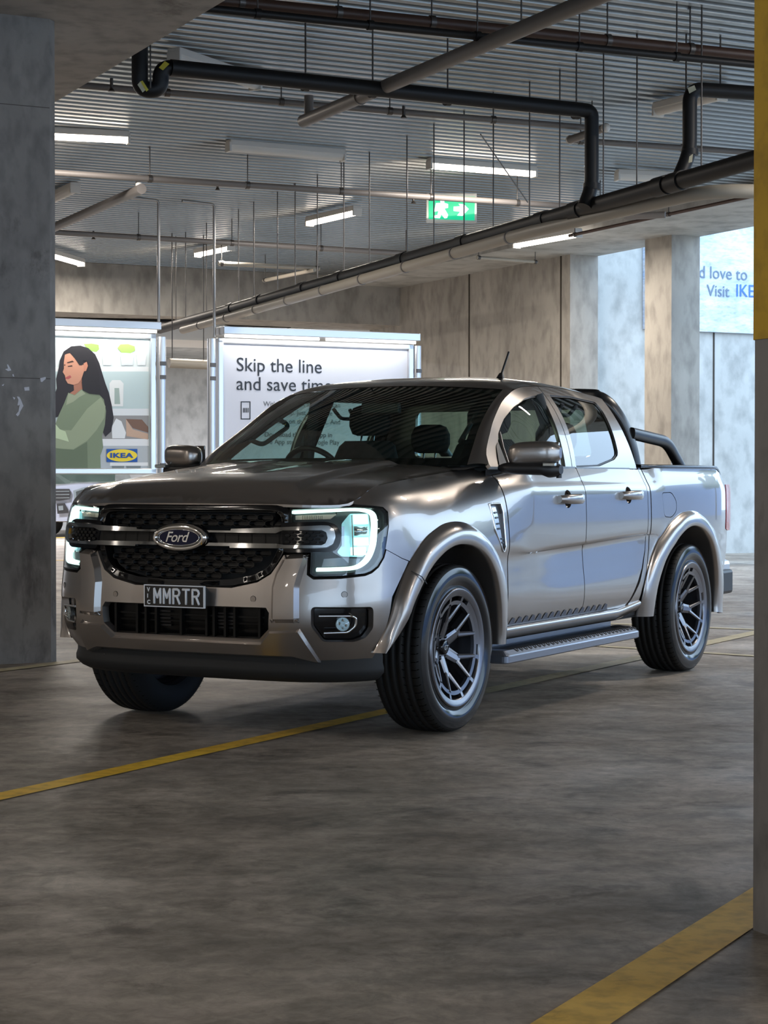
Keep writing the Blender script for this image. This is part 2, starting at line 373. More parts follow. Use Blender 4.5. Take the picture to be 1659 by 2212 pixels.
STN = [
 (0.0,  [(.385,.09),(.44,.045),(.50,.015),(.56,.0),(.65,.003),(.76,.014),(.85,.028),(.92,.038),(.98,.046),(1.03,.052),(1.06,.056),(1.09,.062)]),
 (.45,  [(.385,.09),(.44,.045),(.50,.015),(.56,.0),(.65,.003),(.76,.014),(.85,.028),(.92,.038),(.98,.046),(1.03,.052),(1.06,.056),(1.088,.062)]),
 (.80,  [(.385,.09),(.44,.05),(.50,.02),(.56,.004),(.65,.0),(.76,.010),(.85,.02),(.92,.026),(.98,.032),(1.03,.042),(1.06,.052),(1.086,.066)]),
 (.90, [(.385,.085),(.44,.046),(.50,.02),(.56,.006),(.65,.0),(.76,.009),(.85,.016),(.92,.021),(.98,.028),(1.035,.040),(1.075,.056),(1.112,.088)]),
 (.98, [(.385,.08),(.44,.042),(.50,.02),(.56,.007),(.65,.0),(.76,.007),(.85,.012),(.92,.016),(.98,.022),(1.045,.036),(1.100,.058),(1.150,.105)]),
 (1.08, [(.385,.07),(.44,.04),(.50,.018),(.56,.006),(.65,.0),(.76,.004),(.85,.008),(.92,.012),(.99,.018),(1.055,.032),(1.118,.062),(1.170,.125)]),
 (1.28, [(.40,.05),(.44,.03),(.50,.016),(.56,.006),(.65,.0),(.76,.0),(.85,.0),(.92,.007),(1.0,.024),(1.065,.045),(1.132,.082),(1.188,.150)]),
 (1.55, [(.44,.03),(.50,.02),(.60,.01),(.70,.006),(.80,.002),(.87,.0),(.93,.006),(1.0,.022),(1.07,.045),(1.13,.080),(1.175,.125),(1.206,.19)]),
 (1.95, [(.44,.04),(.50,.02),(.60,.01),(.70,.008),(.80,.006),(.87,.0),(.94,.006),(1.02,.021),(1.10,.047),(1.165,.084),(1.21,.125),(1.238,.185)]),
 (2.30, [(.44,.05),(.50,.022),(.60,.008),(.70,.010),(.80,.012),(.86,.0),(.95,.002),(1.05,.009),(1.13,.024),(1.185,.052),(1.228,.095),(1.26,.17)]),
 (2.48, _Dc(.834, .15)), (2.60, _Dc(.838, .25)), (2.90, _Dc(.846, 1.)), (3.2, _Dc(.854, 1.)), (3.9, _Dc(.878, .8)), (4.28, _Dc(.88, .0)),
 (4.45, [(.44,.05),(.50,.022),(.60,.008),(.70,.008),(.80,.008),(.87,.002),(.95,.0),(1.05,.0),(1.14,.003),(1.20,.016),(1.245,.028),(1.278,.032)]),
 (5.9,  [(.44,.05),(.50,.022),(.60,.008),(.70,.006),(.80,.004),(.87,.002),(.95,.0),(1.05,.0),(1.14,.003),(1.20,.016),(1.245,.028),(1.278,.032)]),
 (7.5,  [(.44,.05),(.50,.022),(.60,.008),(.70,.006),(.80,.004),(.87,.002),(.95,.0),(1.05,.0),(1.14,.006),(1.20,.02),(1.245,.032),(1.278,.04)])]
SS = np.array([s for s, _ in STN]); SZ = np.array([[p[0] for p in r] for _, r in STN]); SD = np.array([[p[1] for p in r] for _, r in STN])
# smooth in s (dense resample with smoothstep blending)
def _row(s):
    i = int(np.clip(np.searchsorted(SS, s)-1, 0, len(SS)-2)); t = min(max((s-SS[i])/(SS[i+1]-SS[i]), 0), 1)
    im, ip = max(i-1, 0), min(i+2, len(SS)-1)
    def herm(A):
        m0 = (A[i+1]-A[im])/(SS[i+1]-SS[im]); m1 = (A[ip]-A[i])/(SS[ip]-SS[i]); h = SS[i+1]-SS[i]
        return (2*t**3-3*t*t+1)*A[i]+(t**3-2*t*t+t)*h*m0+(-2*t**3+3*t*t)*A[i+1]+(t**3-t*t)*h*m1
    return herm(SZ), herm(SD)
_rc = {}
def row(s):
    k = round(s*400); r = _rc.get(k)
    if r is None:
        a = _row(k/400.); r = _rc[k] = (a[0], a[1])
    k2 = k+1 if s*400 >= k else k-1; r2 = _rc.get(k2)
    if r2 is None: r2 = _rc[k2] = _row(max(k2, 0)/400.)
    f = abs(s*400-k)
    return r[0]*(1-f)+r2[0]*f, r[1]*(1-f)+r2[1]*f
def cub(A, v):
    n = len(A); i = int(min(max(math.floor(v), 0), n-2)); t = v-i
    a = A[i-1] if i > 0 else 2*A[0]-A[1]; b, c = A[i], A[i+1]; d = A[i+2] if i+2 < n else 2*A[-1]-A[-2]
    return .5*((2*b)+(c-a)*t+(2*a-5*b+4*c-d)*t*t+(3*b-a-3*c+d)*t**3)
def skin_sv(s, v, off=0.):
    neg = s < 0; s = abs(s)
    Z, D = row(s); z = cub(Z, v); d = cub(D, v)-off
    x, y, nx, ny = path(s)
    y2 = y+ny*d
    return np.array([x+nx*d, -y2 if neg else y2, z])
def v_of(s, z):
    Z, _ = row(abs(s)); lo, hi = -1., len(Z)+0.
    if z <= Z[0]: return (z-Z[0])/(Z[1]-Z[0])
    if z >= Z[-1]: return len(Z)-1+(z-Z[-1])/(Z[-1]-Z[-2])
    i = int(np.searchsorted(Z, z)-1); lo, hi = i, i+1
    for _ in range(14):
        m = (lo+hi)/2
        if cub(Z, m) < z: lo = m
        else: hi = m
    return (lo+hi)/2
def skin(s, z, off=0.): return skin_sv(s, v_of(s, z), off)
# greenhouse side
def gy(x, z):
    t = max((z-1.25)/.43, 0); k = min(max((-x-.75)/.6, 0), 1); k = k*k*(3-2*k)
    return .888-.220*t**.83*(1-k)-k*(.075*t+.120*t**2.6)-.02*max(min((-x-1.4)/1.2, 1), 0)
def green(x, z, off=0.): return np.array([x, gy(x, z)+off, z])
M['beamsoft'] = mat('projector_bowl', rgb(150, 205, 205), .2, .5, emit=(.32, .62, .68, 1), es=.45)
M['lampin2'] = mat('lower_lamp_bowl', rgb(120, 125, 128), .25, .8)
M['ventpaint'] = mat('vent_inner', rgb(120, 122, 128), .3, .6)
M['protect'] = mat('protector_film', rgb(88, 92, 104), .5)
M['cup'] = mat('shaded_cup_paint', (.10, .09, .085, 1), .25, .85, 1.)  # body paint darkened, so the recess shade sits in the colour
M['railtop'] = mat('rail_cap', rgb(52, 54, 58), .22)
M['belt'] = mat('belt_moulding', rgb(60, 62, 66), .15)
M['liner2'] = mat('pillar_trim', rgb(62, 64, 64), .8)
M['satin'] = mat('satin_black', (.015, .015, .016, 1), .30)
M['stepmetal'] = mat('step_metal', rgb(135, 140, 152), .28, .7)
M['meshblack'] = mat('grille_black', (.004, .004, .004, 1), .4, spec=.22)
M['navy'] = mat('badge_blue', (.004, .006, .03, 1), .3, spec=.25)
M['voidblack'] = mat('sipe_black', (.0008, .0008, .0008, 1), .9, spec=0.)
# ================================================================== building
HD = 4.75                                                # underside of the deck
def struct(o): o['kind'] = 'structure'; return o
def abbox(name, a0, a1, b0, b1, z0, z1, m, parent=None, ch=0.):
    c = ab((a0+a1)/2, (b0+b1)/2, (z0+z1)/2)
    return MB().box(c, AV, BV, ZV, (a1-a0)/2, (b1-b0)/2, (z1-z0)/2, ch).build(name, m, parent)
struct(abbox('floor', -34, 60, -22, 60, -.2, 0, 'floor'))
# ribbed steel deck, ribs along A
mb = MB(); P0 = []; b = -16.
prof = []
while b < 30.4:
    prof += [(b, HD), (b+.075, HD), (b+.083, HD+.09), (b+.165, HD+.09), (b+.18, HD+.0)]; b += .18
for aa in (-30., 15.2): P0.append([ab(aa, q[0], q[1]) for q in prof])
mb.quadgrid(P0, False)
struct(mb.build('ceiling', 'deck'))
struct(abbox('ceiling_slab', -30, 16, -16, 30.4, HD+.10, HD+.4, 'conc'))
# concrete strip beam above the fin walls, its soffit a little below the deck
struct(abbox('ceiling_beam_right', 14.3, 16.0, -16, 30.4, 4.6, 5.4, 'conclight'))
struct(abbox('ceiling_beam_left', 2.2, 4.5, -16, 30.2, 4.2, HD+.3, 'conc'))
struct(abbox('ceiling_beam_back', -30, 15.5, 30.2, 31.4, 3.93, 5.0, 'concwarm'))
# fin wall (brown board-marked side, pale end), second pier, banner wall
w = struct(abbox('wall_right', 15.5, 16.0, 24.55, 31.4, 0, 4.6, 'concwarm'))
def on_a(px, py, a):
    q = at_a(px, py, a); return q
for px in (1014, 1212):
    bb, zz = at_a(px, 800, 15.5); s_ = MB().box(ab(15.495, bb, 2.3), AV, BV, ZV, .008, .012, 2.3).build('wall_joint', 'seam', w)
struct(abbox('wall_pier', 15.52, 16.0, 21.95, 22.6, 0, 4.6, 'concwarm'))
w = struct(abbox('wall_back_right', 16.0, 33, 25.0, 25.4, -.2, 7.0, 'conclight'))
aa, zz = at_b(1541, 900, 25.); MB().box(ab(aa, 24.995, 1.8), AV, BV, ZV, .012, .008, 1.75).build('wall_joint', 'seam', w)
struct(abbox('wall_back', -30, 24, 43.5, 43.9, 0, 4.2, 'conclight'))
struct(abbox('ceiling_back', -30, 24, 31.4, 43.9, 4.1, 4.4, 'conclight'))
struct(abbox('ceiling_drop', 9.0, 13.6, 31.6, 33.4, 3.65, 4.1, 'white'))
struct(abbox('wall_back_side', 14.2, 15.5, 33.6, 34.6, 0, 4.1, 'concwarm'))
struct(abbox('wall_back_side_added', 24.0, 24.4, 25.4, 43.9, 0, 4.4, 'conclight'))  # unseen closing wall, added to keep daylight off the back area
struct(abbox('wall_left_added', -24.4, -24, -22, 44, 0, 5, 'conclight'))  # unseen pale wall, added to brighten reflections in the truck front
for k_, (b_, lb) in enumerate(((-8, 'nearest the camera side'), (1, 'in the middle'), (10, 'farthest away'))):
    pp_ = abbox('concrete_pillar', -18.5, -17.8, b_, b_+.7, 0, HD, 'concdark'); tag(pp_, 'unseen concrete pillar added far left for reflections, '+lb, 'pillar')  # unseen pillars added to give the bodywork something to reflect
# parapet far right outside, ground trees added only to be reflected
# near pillars
pl = empty('concrete_pillar', 'grey concrete pillar with torn paper scraps at the left edge', 'pillar')
c0 = at_z(117, 1430, 0); a1 = c0.dot(AV); b1 = c0.dot(BV)
def chamfer_pillar(name, a0, a1, b0, b1, z0, z1, ch, m, parent):
    lp = [(a0+ch, b0), (a1-ch, b0), (a1, b0+ch), (a1, b1-ch), (a1-ch, b1), (a0+ch, b1), (a0, b1-ch), (a0, b0+ch)]
    mb = MB(); n = len(lp)
    for i in range(n):
        p, q = lp[i], lp[(i+1) % n]; mb.poly([ab(p[0], p[1], z0), ab(q[0], q[1], z0), ab(q[0], q[1], z1), ab(p[0], p[1], z1)])
    mb.poly([ab(p[0], p[1], z1) for p in lp]); return mb.build(name, m, parent)
LPB = b1
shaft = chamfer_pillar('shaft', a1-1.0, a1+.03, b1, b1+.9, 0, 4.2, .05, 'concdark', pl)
for py in (229, 817):
    aa, zz = at_b(60, py, b1); MB().box(ab(a1-.52, b1+.0005, zz), AV, BV, ZV, .5, .002, .0025).build('pour_joint', 'seamlight', pl)
def px_b(pts, b, dz=0.):
    return [ab(q[0], b-dz, q[1]) for q in (at_b(x, y, b) for x, y in pts)]
def pc(pts): return [(x/8.85, 700+y/8.85) for x, y in pts]
scr = MB()
for s_ in ([(95, 862), (150, 850), (130, 775), (150, 770), (185, 830), (215, 885), (150, 900)], [(235, 960), (255, 955), (270, 1010), (240, 995)],
           [(765, 1035), (870, 1010), (875, 1045), (800, 1110), (775, 1100)], [(460, 1210), (555, 1200), (560, 1270), (470, 1275)],
           [(30, 1170), (80, 1140), (60, 1185)], [(240, 1390), (290, 1410), (270, 1450)],
           [(320, 1385), (365, 1390), (400, 1450), (445, 1565), (380, 1680), (370, 1725), (335, 1765), (300, 1730), (350, 1670), (375, 1540), (345, 1560), (330, 1550), (350, 1450)]):
    scr.poly(px_b(pc(s_), b1, .003))
flat('paper', 205, 203, 208); so = scr.build('paper_scraps', 'paper', pl)
pr = empty('concrete_pillar', 'pillar at the right edge, yellow painted above bare grey concrete', 'pillar')
c0 = at_z(1620.5, 2007, 0); a0 = c0.dot(AV); b1 = c0.dot(BV)
zY = at_a(1622, 735, a0)[1]
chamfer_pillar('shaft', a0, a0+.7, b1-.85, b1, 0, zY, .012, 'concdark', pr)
chamfer_pillar('painted_band', a0-.003, a0+.703, b1-.853, b1+.003, zY, 4.7, .012, 'paintyellow', pr)
# ------------------------------------------------------------------ floor lines
def gline(pts, width, m, label, z=.004):
    pts = [Vector(p) for p in pts]; mb = MB(); rows = []
    for i, p in enumerate(pts):
        t = (pts[min(i+1, len(pts)-1)]-pts[max(i-1, 0)]).normalized(); n = Vector((-t.y, t.x, 0))
        rows.append([p+n*width/2+ZV*z, p-n*width/2+ZV*z])
    mb.quadgrid(rows, False); return tag(mb.build('painted_line', m), label, 'line')
def ext(p, q, k0, k1):
    d = (q-p); return [p+d*k0, p+d*k1]
p, q = at_z(0, 1722, 0), at_z(420, 1629, 0); gline(ext(p, q, -.6, 2.75), .115, 'linebright', 'bright yellow bay line running under the front of the pickup truck')
p, q = at_z(1237, 2212, 0), at_z(1625, 1962, 0); gline(ext(p, q, -.5, 3.5), .155, 'lineyellow', 'worn wide yellow line running to the foot of the right pillar')
p, q = at_z(0, 1449, 0), at_z(145, 1431, 0); gline(ext(p, q, -.5, 2.6), .12, 'linepale', 'faded yellow line on the floor past the foot of the left pillar')
p, q = at_z(1240, 1452, 0), at_z(1618, 1370, 0); gline(ext(p, q, -.4, 2.5), .13, 'linepale', 'pale slanting line between the rear wheel and the right pillar')
p, q = at_z(1545, 1357, 0), at_z(1618, 1360, 0); gline(ext(p, q, -9, 3.), .10, 'linepale', 'thin pale cross line behind the rear wheel, the farther of two')
p, q = at_z(1540, 1412, 0), at_z(1618, 1417, 0); gline(ext(p, q, -5, 2.), .09, 'linepale', 'thin pale cross line beside the rear wheel, the nearer of two')
p, q = at_z(118, 1211, 0), at_z(150, 1211, 0); gline(ext(p, q, -3, 5.), .16, 'lineyellow', 'distant yellow line seen left of the pickup headlight, the nearer one')
p, q = at_z(118, 1162, 0), at_z(150, 1161, 0); gline(ext(p, q, -3, 5.), .3, 'lineyellow', 'distant yellow line seen left of the pickup headlight, the farther one')
# ------------------------------------------------------------------ lamps
def lamp_area(c, u, ln, power, col=(1, .90, .79), w=.1, down=ZV*-1):
    l = bpy.data.lights.new('lamp_glow', 'AREA'); l.shape = 'RECTANGLE'; l.size = ln; l.size_y = w; l.energy = power; l.color = col
    o = bpy.data.objects.new('lamp_glow', l); C.objects.link(o); z_ = -Vector(down); x_ = Vector(u).normalized(); y_ = z_.cross(x_)
    o.matrix_world = Matrix.Translation(c) @ Matrix((x_, y_, z_)).transposed().to_4x4(); return o
def batten(x0, y0, x1, y1, lit, label, z=4.66, length=None):
    p, q = at_z(x0, y0, z), at_z(x1, y1, z)
    if length: q = p+(q-p).normalized()*length if length > 0 else q; 
    if length and length < 0: p = q+(p-q).normalized()*(-length)
    c = (p+q)/2; u = (q-p).normalized(); w = Vector((-u.y, u.x, 0)); h = (q-p).length/2
    e = empty('ceiling_light', label, 'light', 'ceiling battens', loc=c); 
    MB().box(ZV*.055, u, w, ZV, h, .065, .035, .01).build('housing', 'white', e)
    rows = []
    for s_ in (-1, 1):
        rows.append([u*(s_*(h-.02))+w*(.06*math.cos(t))+ZV*(.03-.065*math.sin(t)) for t in [PI*k/8 for k in range(9)]])
    d = MB().quadgrid(rows, True); d.poly(rows[0][::-1]); d.poly(rows[1]); d.build('diffuser', 'lamp' if lit else 'white', e)
    if lit: lamp_area(c-ZV*.06, u, 2*h-.1, BATTEN_W)
    for s_ in (-1, 1): MB().box(u*(s_*(h-.008))+ZV*.01, u, w, ZV, .014, .066, .05, .006).build('end_cap', 'white', e)
    return e
batten(60, 292, 279, 303, 1, 'nearest lit batten, touching the left pillar high up', length=-1.5)
batten(492, 320, 742, 341, 0, 'switched-off white batten above the left of the pickup roof, in mid ceiling')
batten(926, 358, 1155, 376, 1, 'lit batten just above the green exit sign')
batten(668, 483, 772, 459, 1, 'lit slanting batten left of the green exit sign', z=4.62)
batten(426, 551, 500, 536, 1, 'lit slanting batten left of centre behind a steel hanging post', z=4.62)
batten(60, 538, 176, 571, 1, 'lit batten low by the left pillar in front of the pale back beam', z=4.6, length=-1.5)
batten(372, 718, 415, 724, 1, 'small distant lit batten between the two framed posters', z=4.0, length=1.5)
batten(375, 126, 553, 186, 0, 'switched-off batten half hidden by the black pipe at upper left', z=4.64)
batten(1420, 243, 1560, 208, 0, 'switched-off batten behind the upper right black pipe bend', z=4.64)
batten(1332, 383, 1460, 389, 0, 'switched-off batten behind the black pipe at right, low on the deck', z=4.64)
batten(90, 445, 163, 410, 0, 'switched-off batten end sticking out beside the left pillar', z=4.64, length=-1.3)
batten(1115, 531, 1250, 507, 1, 'lit warm strip light tucked beside the concrete beam at right', z=4.52)
for lb, a_, b_ in (('unseen lit batten added at the far back behind the posters', 9., 36.), ('unseen lit batten added at the far back by the parked car', -1., 37.), ('unseen lit batten added at the far back right behind the brown wall', 19., 37.)):
    c = ab(a_, b_, 3.98); e = empty('ceiling_light', lb, 'light', 'ceiling battens', loc=c)  # unseen cool battens added to brighten the back area
    MB().box(ZV*.06, AV, BV, ZV, .75, .065, .035, .01).build('housing', 'white', e); MB().box(ZV*.0, AV, BV, ZV, .72, .055, .03, .02).build('diffuser', 'lamp', e); lamp_area(c-ZV*.06, AV, 1.4, 650., (.88, .90, 1.))
# unseen battens added over the rest of the hall for fill and reflections
for nb, (a_, b_) in enumerate(((-3, -5), (5.5, -6), (12, -5), (8.5, -.5), (13., 5), (-4, 8), (10.5, 10), (-6, 15), (-8, 22), (-19.5, -9), (-19.5, -3), (-19.5, 3), (-19.5, 8), (-19.5, 13), (-12, -2), (-12, 6))):
    c = ab(a_, b_, 4.66); e = empty('ceiling_light', None, None, 'ceiling battens', loc=c); u = AV; w = BV
    tag(e, 'added unseen lit batten, '+('farthest behind the camera to the left', 'straight behind the camera', 'behind the camera at far right', 'right of the camera', 'right of the right pillar', 'left of the left pillar', 'above the right side of the pickup', 'farther left of the left pillar', 'farthest left, level with the posters', 'far left row, first', 'far left row, second', 'far left row, third', 'far left row, fourth', 'far left row, fifth', 'middle left row, nearer', 'middle left row, farther')[nb], 'light')
    MB().box(ZV*.055, u, w, ZV, .75, .065, .035, .01).build('housing', 'white', e)
    MB().box(ZV*.0, u, w, ZV, .72, .055, .03, .02).build('diffuser', 'lamp', e)
    lamp_area(c-ZV*.06, u, 1.4, BATTEN_W*(1.5 if a_ < -10 else 1.))
# ------------------------------------------------------------------ pipes
def rods(e, pts, top=HD+.02, r=.006):
    for p in pts:
        if top-p.z > .05: MB().tube([p, (p.x, p.y, top)], r, 6).build('hanger_rod', 'steel', e)
def clamps(e, p, q, ks, r, m='pipeblack'):
    u = (q-p).normalized()
    for k in ks: c = p+(q-p)*k; MB().tube([c-u*.02, c+u*.02], r+.008, 14).build('pipe_clamp', m, e)
def far_end(p, q):                                         # pipes that leave the picture run on
    x = CX+F*q.x/q.y
    return q+(q-p).normalized()*(6. if x > 1680 else 3. if x < 70 else 0.)
def pipe(label, p, q, r, m, nrod=6, joints=0, cat='pipe', k0=.03, k1=.97, rodtop=HD+.02):
    p0_, q0_ = p, q; p = far_end(q0_, p0_); q = far_end(p0_, q0_); L_ = (q-p).length; k0, k1 = (k0*(q0_-p0_).length+(p0_-p).length)/L_, (k1*(q0_-p0_).length+(p0_-p).length)/L_
    e = empty('ceiling_pipe', label, cat, loc=(0, 0, 0)); MB().tube([p, q], r, 16).build('pipe_run', m, e)
    ks = [k0+(k1-k0)*i/max(nrod-1, 1) for i in range(nrod)]
    rods(e, [p+(q-p)*k+ZV*r for k in ks], rodtop)
    if nrod: clamps(e, p, q, ks, r, 'steel' if m != 'pipeblack' else 'pipeblack')
    for i in range(joints):
        c = p+(q-p)*((i+.5)/joints); u = (q-p).normalized(); MB().tube([c-u*.05, c+u*.05], r+.009, 16).build('pipe_joint', m, e)
    return e
Z = Vector
# upper pair crossing the top of the picture
pipe('long brown pipe crossing the top of the picture under the deck', at_z(250, -22, 4.45), at_z(1700, 128, 4.45), .042, 'piperust', 8)
pipe('thin black pipe just below the long brown pipe at the top', at_z(250, -2, 4.36), at_z(1700, 147, 4.36), .028, 'pipeblack', 7)
# big black drain with trap and drop
zb = 4.28
e = empty('drain_pipe', 'thick black drain pipe with U-shaped trap at upper left and drop at right', 'pipe')
pA = at_z(368, 146, zb); pB = at_z(1278, 240, zb); Yr = pB.y
u = (pB-pA).normalized()
t0 = at_y(347, 140, pA.y); tb = at_y(325, 190, pA.y)
p1 = at_y(302, 40, pA.y-.02); p2 = at_y(302, 176, pA.y-.02); p3 = at_y(347, 178, pA.y); p4 = at_y(347, 150, pA.y)
path_ = bend([p1, Vector((p2.x, p2.y, p2.z-.06)), Vector((p3.x, p3.y, p2.z-.06)), Vector((p3.x, p3.y, zb)), pA+u*.3], .085, 8)
MB().tube(path_, .062, 18).build('trap', 'pipeblack', e)
MB().tube([pA, pB-u*.1], .062, 18).build('pipe_run', 'pipeblack', e)
d1 = at_y(1278, 405, Yr); d2 = at_y(1262, 447, Yr-.05)
MB().tube(bend([pB-u*.12, pB, d1, d2], .11, 8), .060, 18).build('drop', 'pipeblack', e)
MB().tube([at_y(1278, 396, Yr), at_y(1278, 410, Yr)], .072, 18).build('coupling', 'pipeblack', e)
for (x, y) in ((660, 178), (805, 193), (967, 210), (1245, 240)):
    q = at_z(x, y, zb); MB().tube([q, (q.x, q.y, HD+.02)], .007, 6).build('hanger_rod', 'steel', e); MB().tube([q-u*.02, q+u*.02], .07, 18).build('pipe_clamp', 'pipeblack', e)
q = at_z(325, 190, 4.1); MB().tube([q, (q.x, q.y, HD+.02)], .006, 6).build('hanger_rod', 'steel', e)
def stick(pts, Y, m, par, dy=.075):
    mb = MB(); mb.poly([at_y(x, y, Y-dy) for x, y in pts]); return mb.build('pipe_label', m, par)
stick([(297, 183), (303, 176), (316, 193), (308, 200)], pA.y-.02, 'sticker', e); stick([(303, 176), (308, 174), (321, 194), (316, 198)], pA.y-.02, 'stickery', e)
stick([(343, 146), (356, 132), (366, 138), (352, 152)], pA.y, 'stickery', e)
# upper right drain
e = empty('drain_pipe', 'thick black drain pipe bend at upper right beside the yellow pillar', 'pipe')
zb2 = 4.3; r1 = at_z(1505, 192, zb2); r2 = at_z(1720, 207, zb2); r2 = r2+(r2-r1)*4; Y2 = r1.y
d1 = at_y(1490, 330, Y2); d2 = at_y(1466, 385, Y2-.05); top = at_y(1490, 192, Y2)
MB().tube(bend([r2, top, d1, d2], .11, 8), .058, 18).build('pipe_bend', 'pipeblack', e)
MB().tube([at_y(1490, 322, Y2), at_y(1490, 335, Y2)], .069, 18).build('coupling', 'pipeblack', e)
for x in (1482, 1556):
    q = at_z(x, 200, zb2); MB().tube([q, (q.x, q.y, HD+.02)], .007, 6).build('hanger_rod', 'steel', e)
stick([(1485, 190), (1500, 184), (1504, 194), (1489, 202)], Y2, 'sticker', e); stick([(1489, 338), (1497, 332), (1495, 350), (1487, 352)], Y2, 'sticker', e)
# long black main running away to the left, with paler pipe beside it
e = empty('main_pipe', 'long thick black pipe running diagonally away to lower left on many thin rods', 'pipe')
m0 = at_z(1700, 325, 3.5); m1 = at_z(345, 711, 3.46)
MB().tube([m0+(m0-m1).normalized()*6, m1], .068, 20).build('pipe_run', 'pipeblack', e)
um = (m1-m0).normalized(); Lm = (m1-m0).length
def near_x(x):                                           # parameter of the main whose image column is x
    lo, hi = 0., 1.
    for _ in range(40):
        m_ = (lo+hi)/2; p_ = m0+(m1-m0)*m_; X = CX+F*p_.x/p_.y
        if X > x: lo = m_
        else: hi = m_
    return lo
for x in (1513, 1374, 1302, 1208, 1143, 1065, 1002, 937, 879, 798, 743, 686, 638, 600, 549, 516, 465, 447, 402, 381):
    k = near_x(x); c = m0+(m1-m0)*k; MB().tube([c+ZV*.06, (c.x, c.y, HD+.02)], .0065, 6).build('hanger_rod', 'steel', e)
for x in (1460, 1428, 1245, 1172, 1000, 870, 735, 655, 560, 500):
    k = near_x(x); c = m0+(m1-m0)*k; MB().tube([c-um*.09, c+um*.09], .078, 20).build('pipe_joint', 'pipeblack', e)
for x, y in ((1452, 396), (1243, 459), (1149, 488)):
    k = near_x(x); c = m0+(m1-m0)*k; s_ = MB().box(c+Vector((-.02, -.082, -.01)), um, (0, 0, 1), um.cross(ZV), .045, .022, .003); s_.build('pipe_label', 'sticker', e)
e = empty('main_pipe', 'long pale grey pipe running beside and below the thick black pipe', 'pipe')
g0 = at_z(1552, 408, 3.42); g00 = at_z(1700, 414, 3.42); g00 = g00+(g00-g0)*5; g1 = at_z(352, 722, 3.3)
g0 = at_z(1540, 410, 3.42)
gd = at_z(1140, 502, 3.40)
MB().tube(bend([g00, g0, gd+(gd-g0)*0., at_z(1140, 502, 3.40)+(at_z(395, 713, 3.32)-at_z(1140, 502, 3.40))], .35, 8), .055, 18).build('pipe_run', 'pipepale', e)
ga = gd; gb = at_z(395, 713, 3.32); uu = (gb-ga).normalized()
for i in range(9):
    c = ga+(gb-ga)*((i+.3)/9); MB().tube([c-uu*.012, c+uu*.012], .062, 18).build('pipe_joint', 'pipegrey', e)
# diagonal sprinkler main across the upper middle
e = empty('ceiling_pipe', 'thick grey pipe slanting down from top right to its capped end in mid ceiling', 'pipe')
p, q = at_z(1370, -40, 4.3), at_z(655, 262, 4.3); p = p+(p-q).normalized()*6; uu = (q-p).normalized()
MB().tube([p, q], .056, 20).build('pipe_run', 'pipegrey', e)
c = q-uu*1.15; MB().tube([c-uu*.02, c+uu*.02], .063, 20).build('pipe_joint', 'pipegrey', e)
MB().tube([q-uu*.12, (q-uu*.12)+ZV*.2], .04, 12).build('riser', 'pipegrey', e)
# other pipes, roughly along the ribs
pipe('thin grey pipe behind the thick black drain at the top', at_z(60, 175, 4.5), at_z(1312, 279, 4.5), .028, 'pipegrey', 6)
pipe('pale pipe crossing mid ceiling in front of the exit sign', at_z(60, 369, 4.42), at_z(1330, 452, 4.42), .034, 'pipegrey', 7)
pipe('pale pipe low across the back of the ceiling', at_z(60, 498, 4.42), at_z(900, 549, 4.42), .036, 'pipegrey', 5)
pipe('thin pipe leaving the right side at mid height behind the black bend', at_z(1240, 303, 4.5), at_z(1700, 335, 4.5), .030, 'pipegrey', 3)
pipe('short white pipe near the back with a lamp drop', at_z(472, 569, 4.4), at_z(690, 580, 4.4), .034, 'pipepale', 2)
pipe('thin dark pipe above the left poster', at_z(60, 688, 3.9), at_z(380, 694, 3.9), .03, 'pipeblack', 4)
pipe('thin dark pipe above the text poster ending in an elbow', at_z(440, 700, 3.95), at_z(628, 705, 3.95), .03, 'pipeblack', 2, rodtop=4.1)
pipe('thin horizontal pipe near the right beam', at_z(1030, 556, 4.45), at_z(1160, 566, 4.45), .025, 'pipepale', 2)
pipe('short capped pipe under the right beam', at_z(1350, 468, 4.35), at_z(1437, 464, 4.35), .04, 'pipegrey', 0)
pipe('short slanting pipe at the back left of the wall corner', at_z(570, 606, 4.35), at_z(680, 583, 4.35), .03, 'pipepale', 1)
pipe('thin brown pipe along the inner edge of the right beam', at_z(1230, 509, 4.5), at_z(1700, 408, 4.5), .022, 'piperust', 3, rodtop=4.62)
e = empty('ceiling_pipe', 'thick grey capped pipe slanting from behind the left pillar on a T-shaped hanger', 'pipe')
p, q = at_z(40, 525, 4.3), at_z(306, 408, 4.3); uu = (q-p).normalized(); MB().tube([p, q], .055, 18).build('pipe_run', 'pipegrey', e)
MB().tube([q-uu*.1, q-uu*.1+ZV*.16], .035, 12).build('riser', 'white', e)
q = q-uu*.1
e = empty('ceiling_pipe', 'short grey pipe with capped ends behind the right drop pipe', 'pipe')
MB().tube([at_z(1232, 302, 4.4), at_z(1308, 276, 4.4)], .038, 14).build('pipe_run', 'pipegrey', e)
for x, y in ((1232, 302), (1308, 276)): 
    c = at_z(x, y, 4.4); MB().lathe([(-.03, .002), (-.02, .03), (0, .045), (.02, .03), (.03, .002)], 14, c=c).build('cap', 'white', e)
for lab, x, y in (('small sprinkler head under the thin grey pipe at upper left', 241, 190), ('small sprinkler head under the thin grey pipe, left of the right drop', 872, 248), ('small sprinkler head left of the exit sign', 893, 434), ('small sprinkler head above the hanging steel posts', 470, 405), ('small sprinkler head low at the back left', 202, 512)):
    c = at_z(x, y, 4.45); s_ = MB().lathe([(0, .001), (0, .02), (.05, .02), (.05, .001)], 10); 
    mb = MB(); mb.tube([c+ZV*.08, c], .014, 8); mb.tube([c, c-ZV*.03], .03, 8, rs=[.012, .03]); tag(mb.build('sprinkler_head', 'steel'), lab, 'sprinkler')
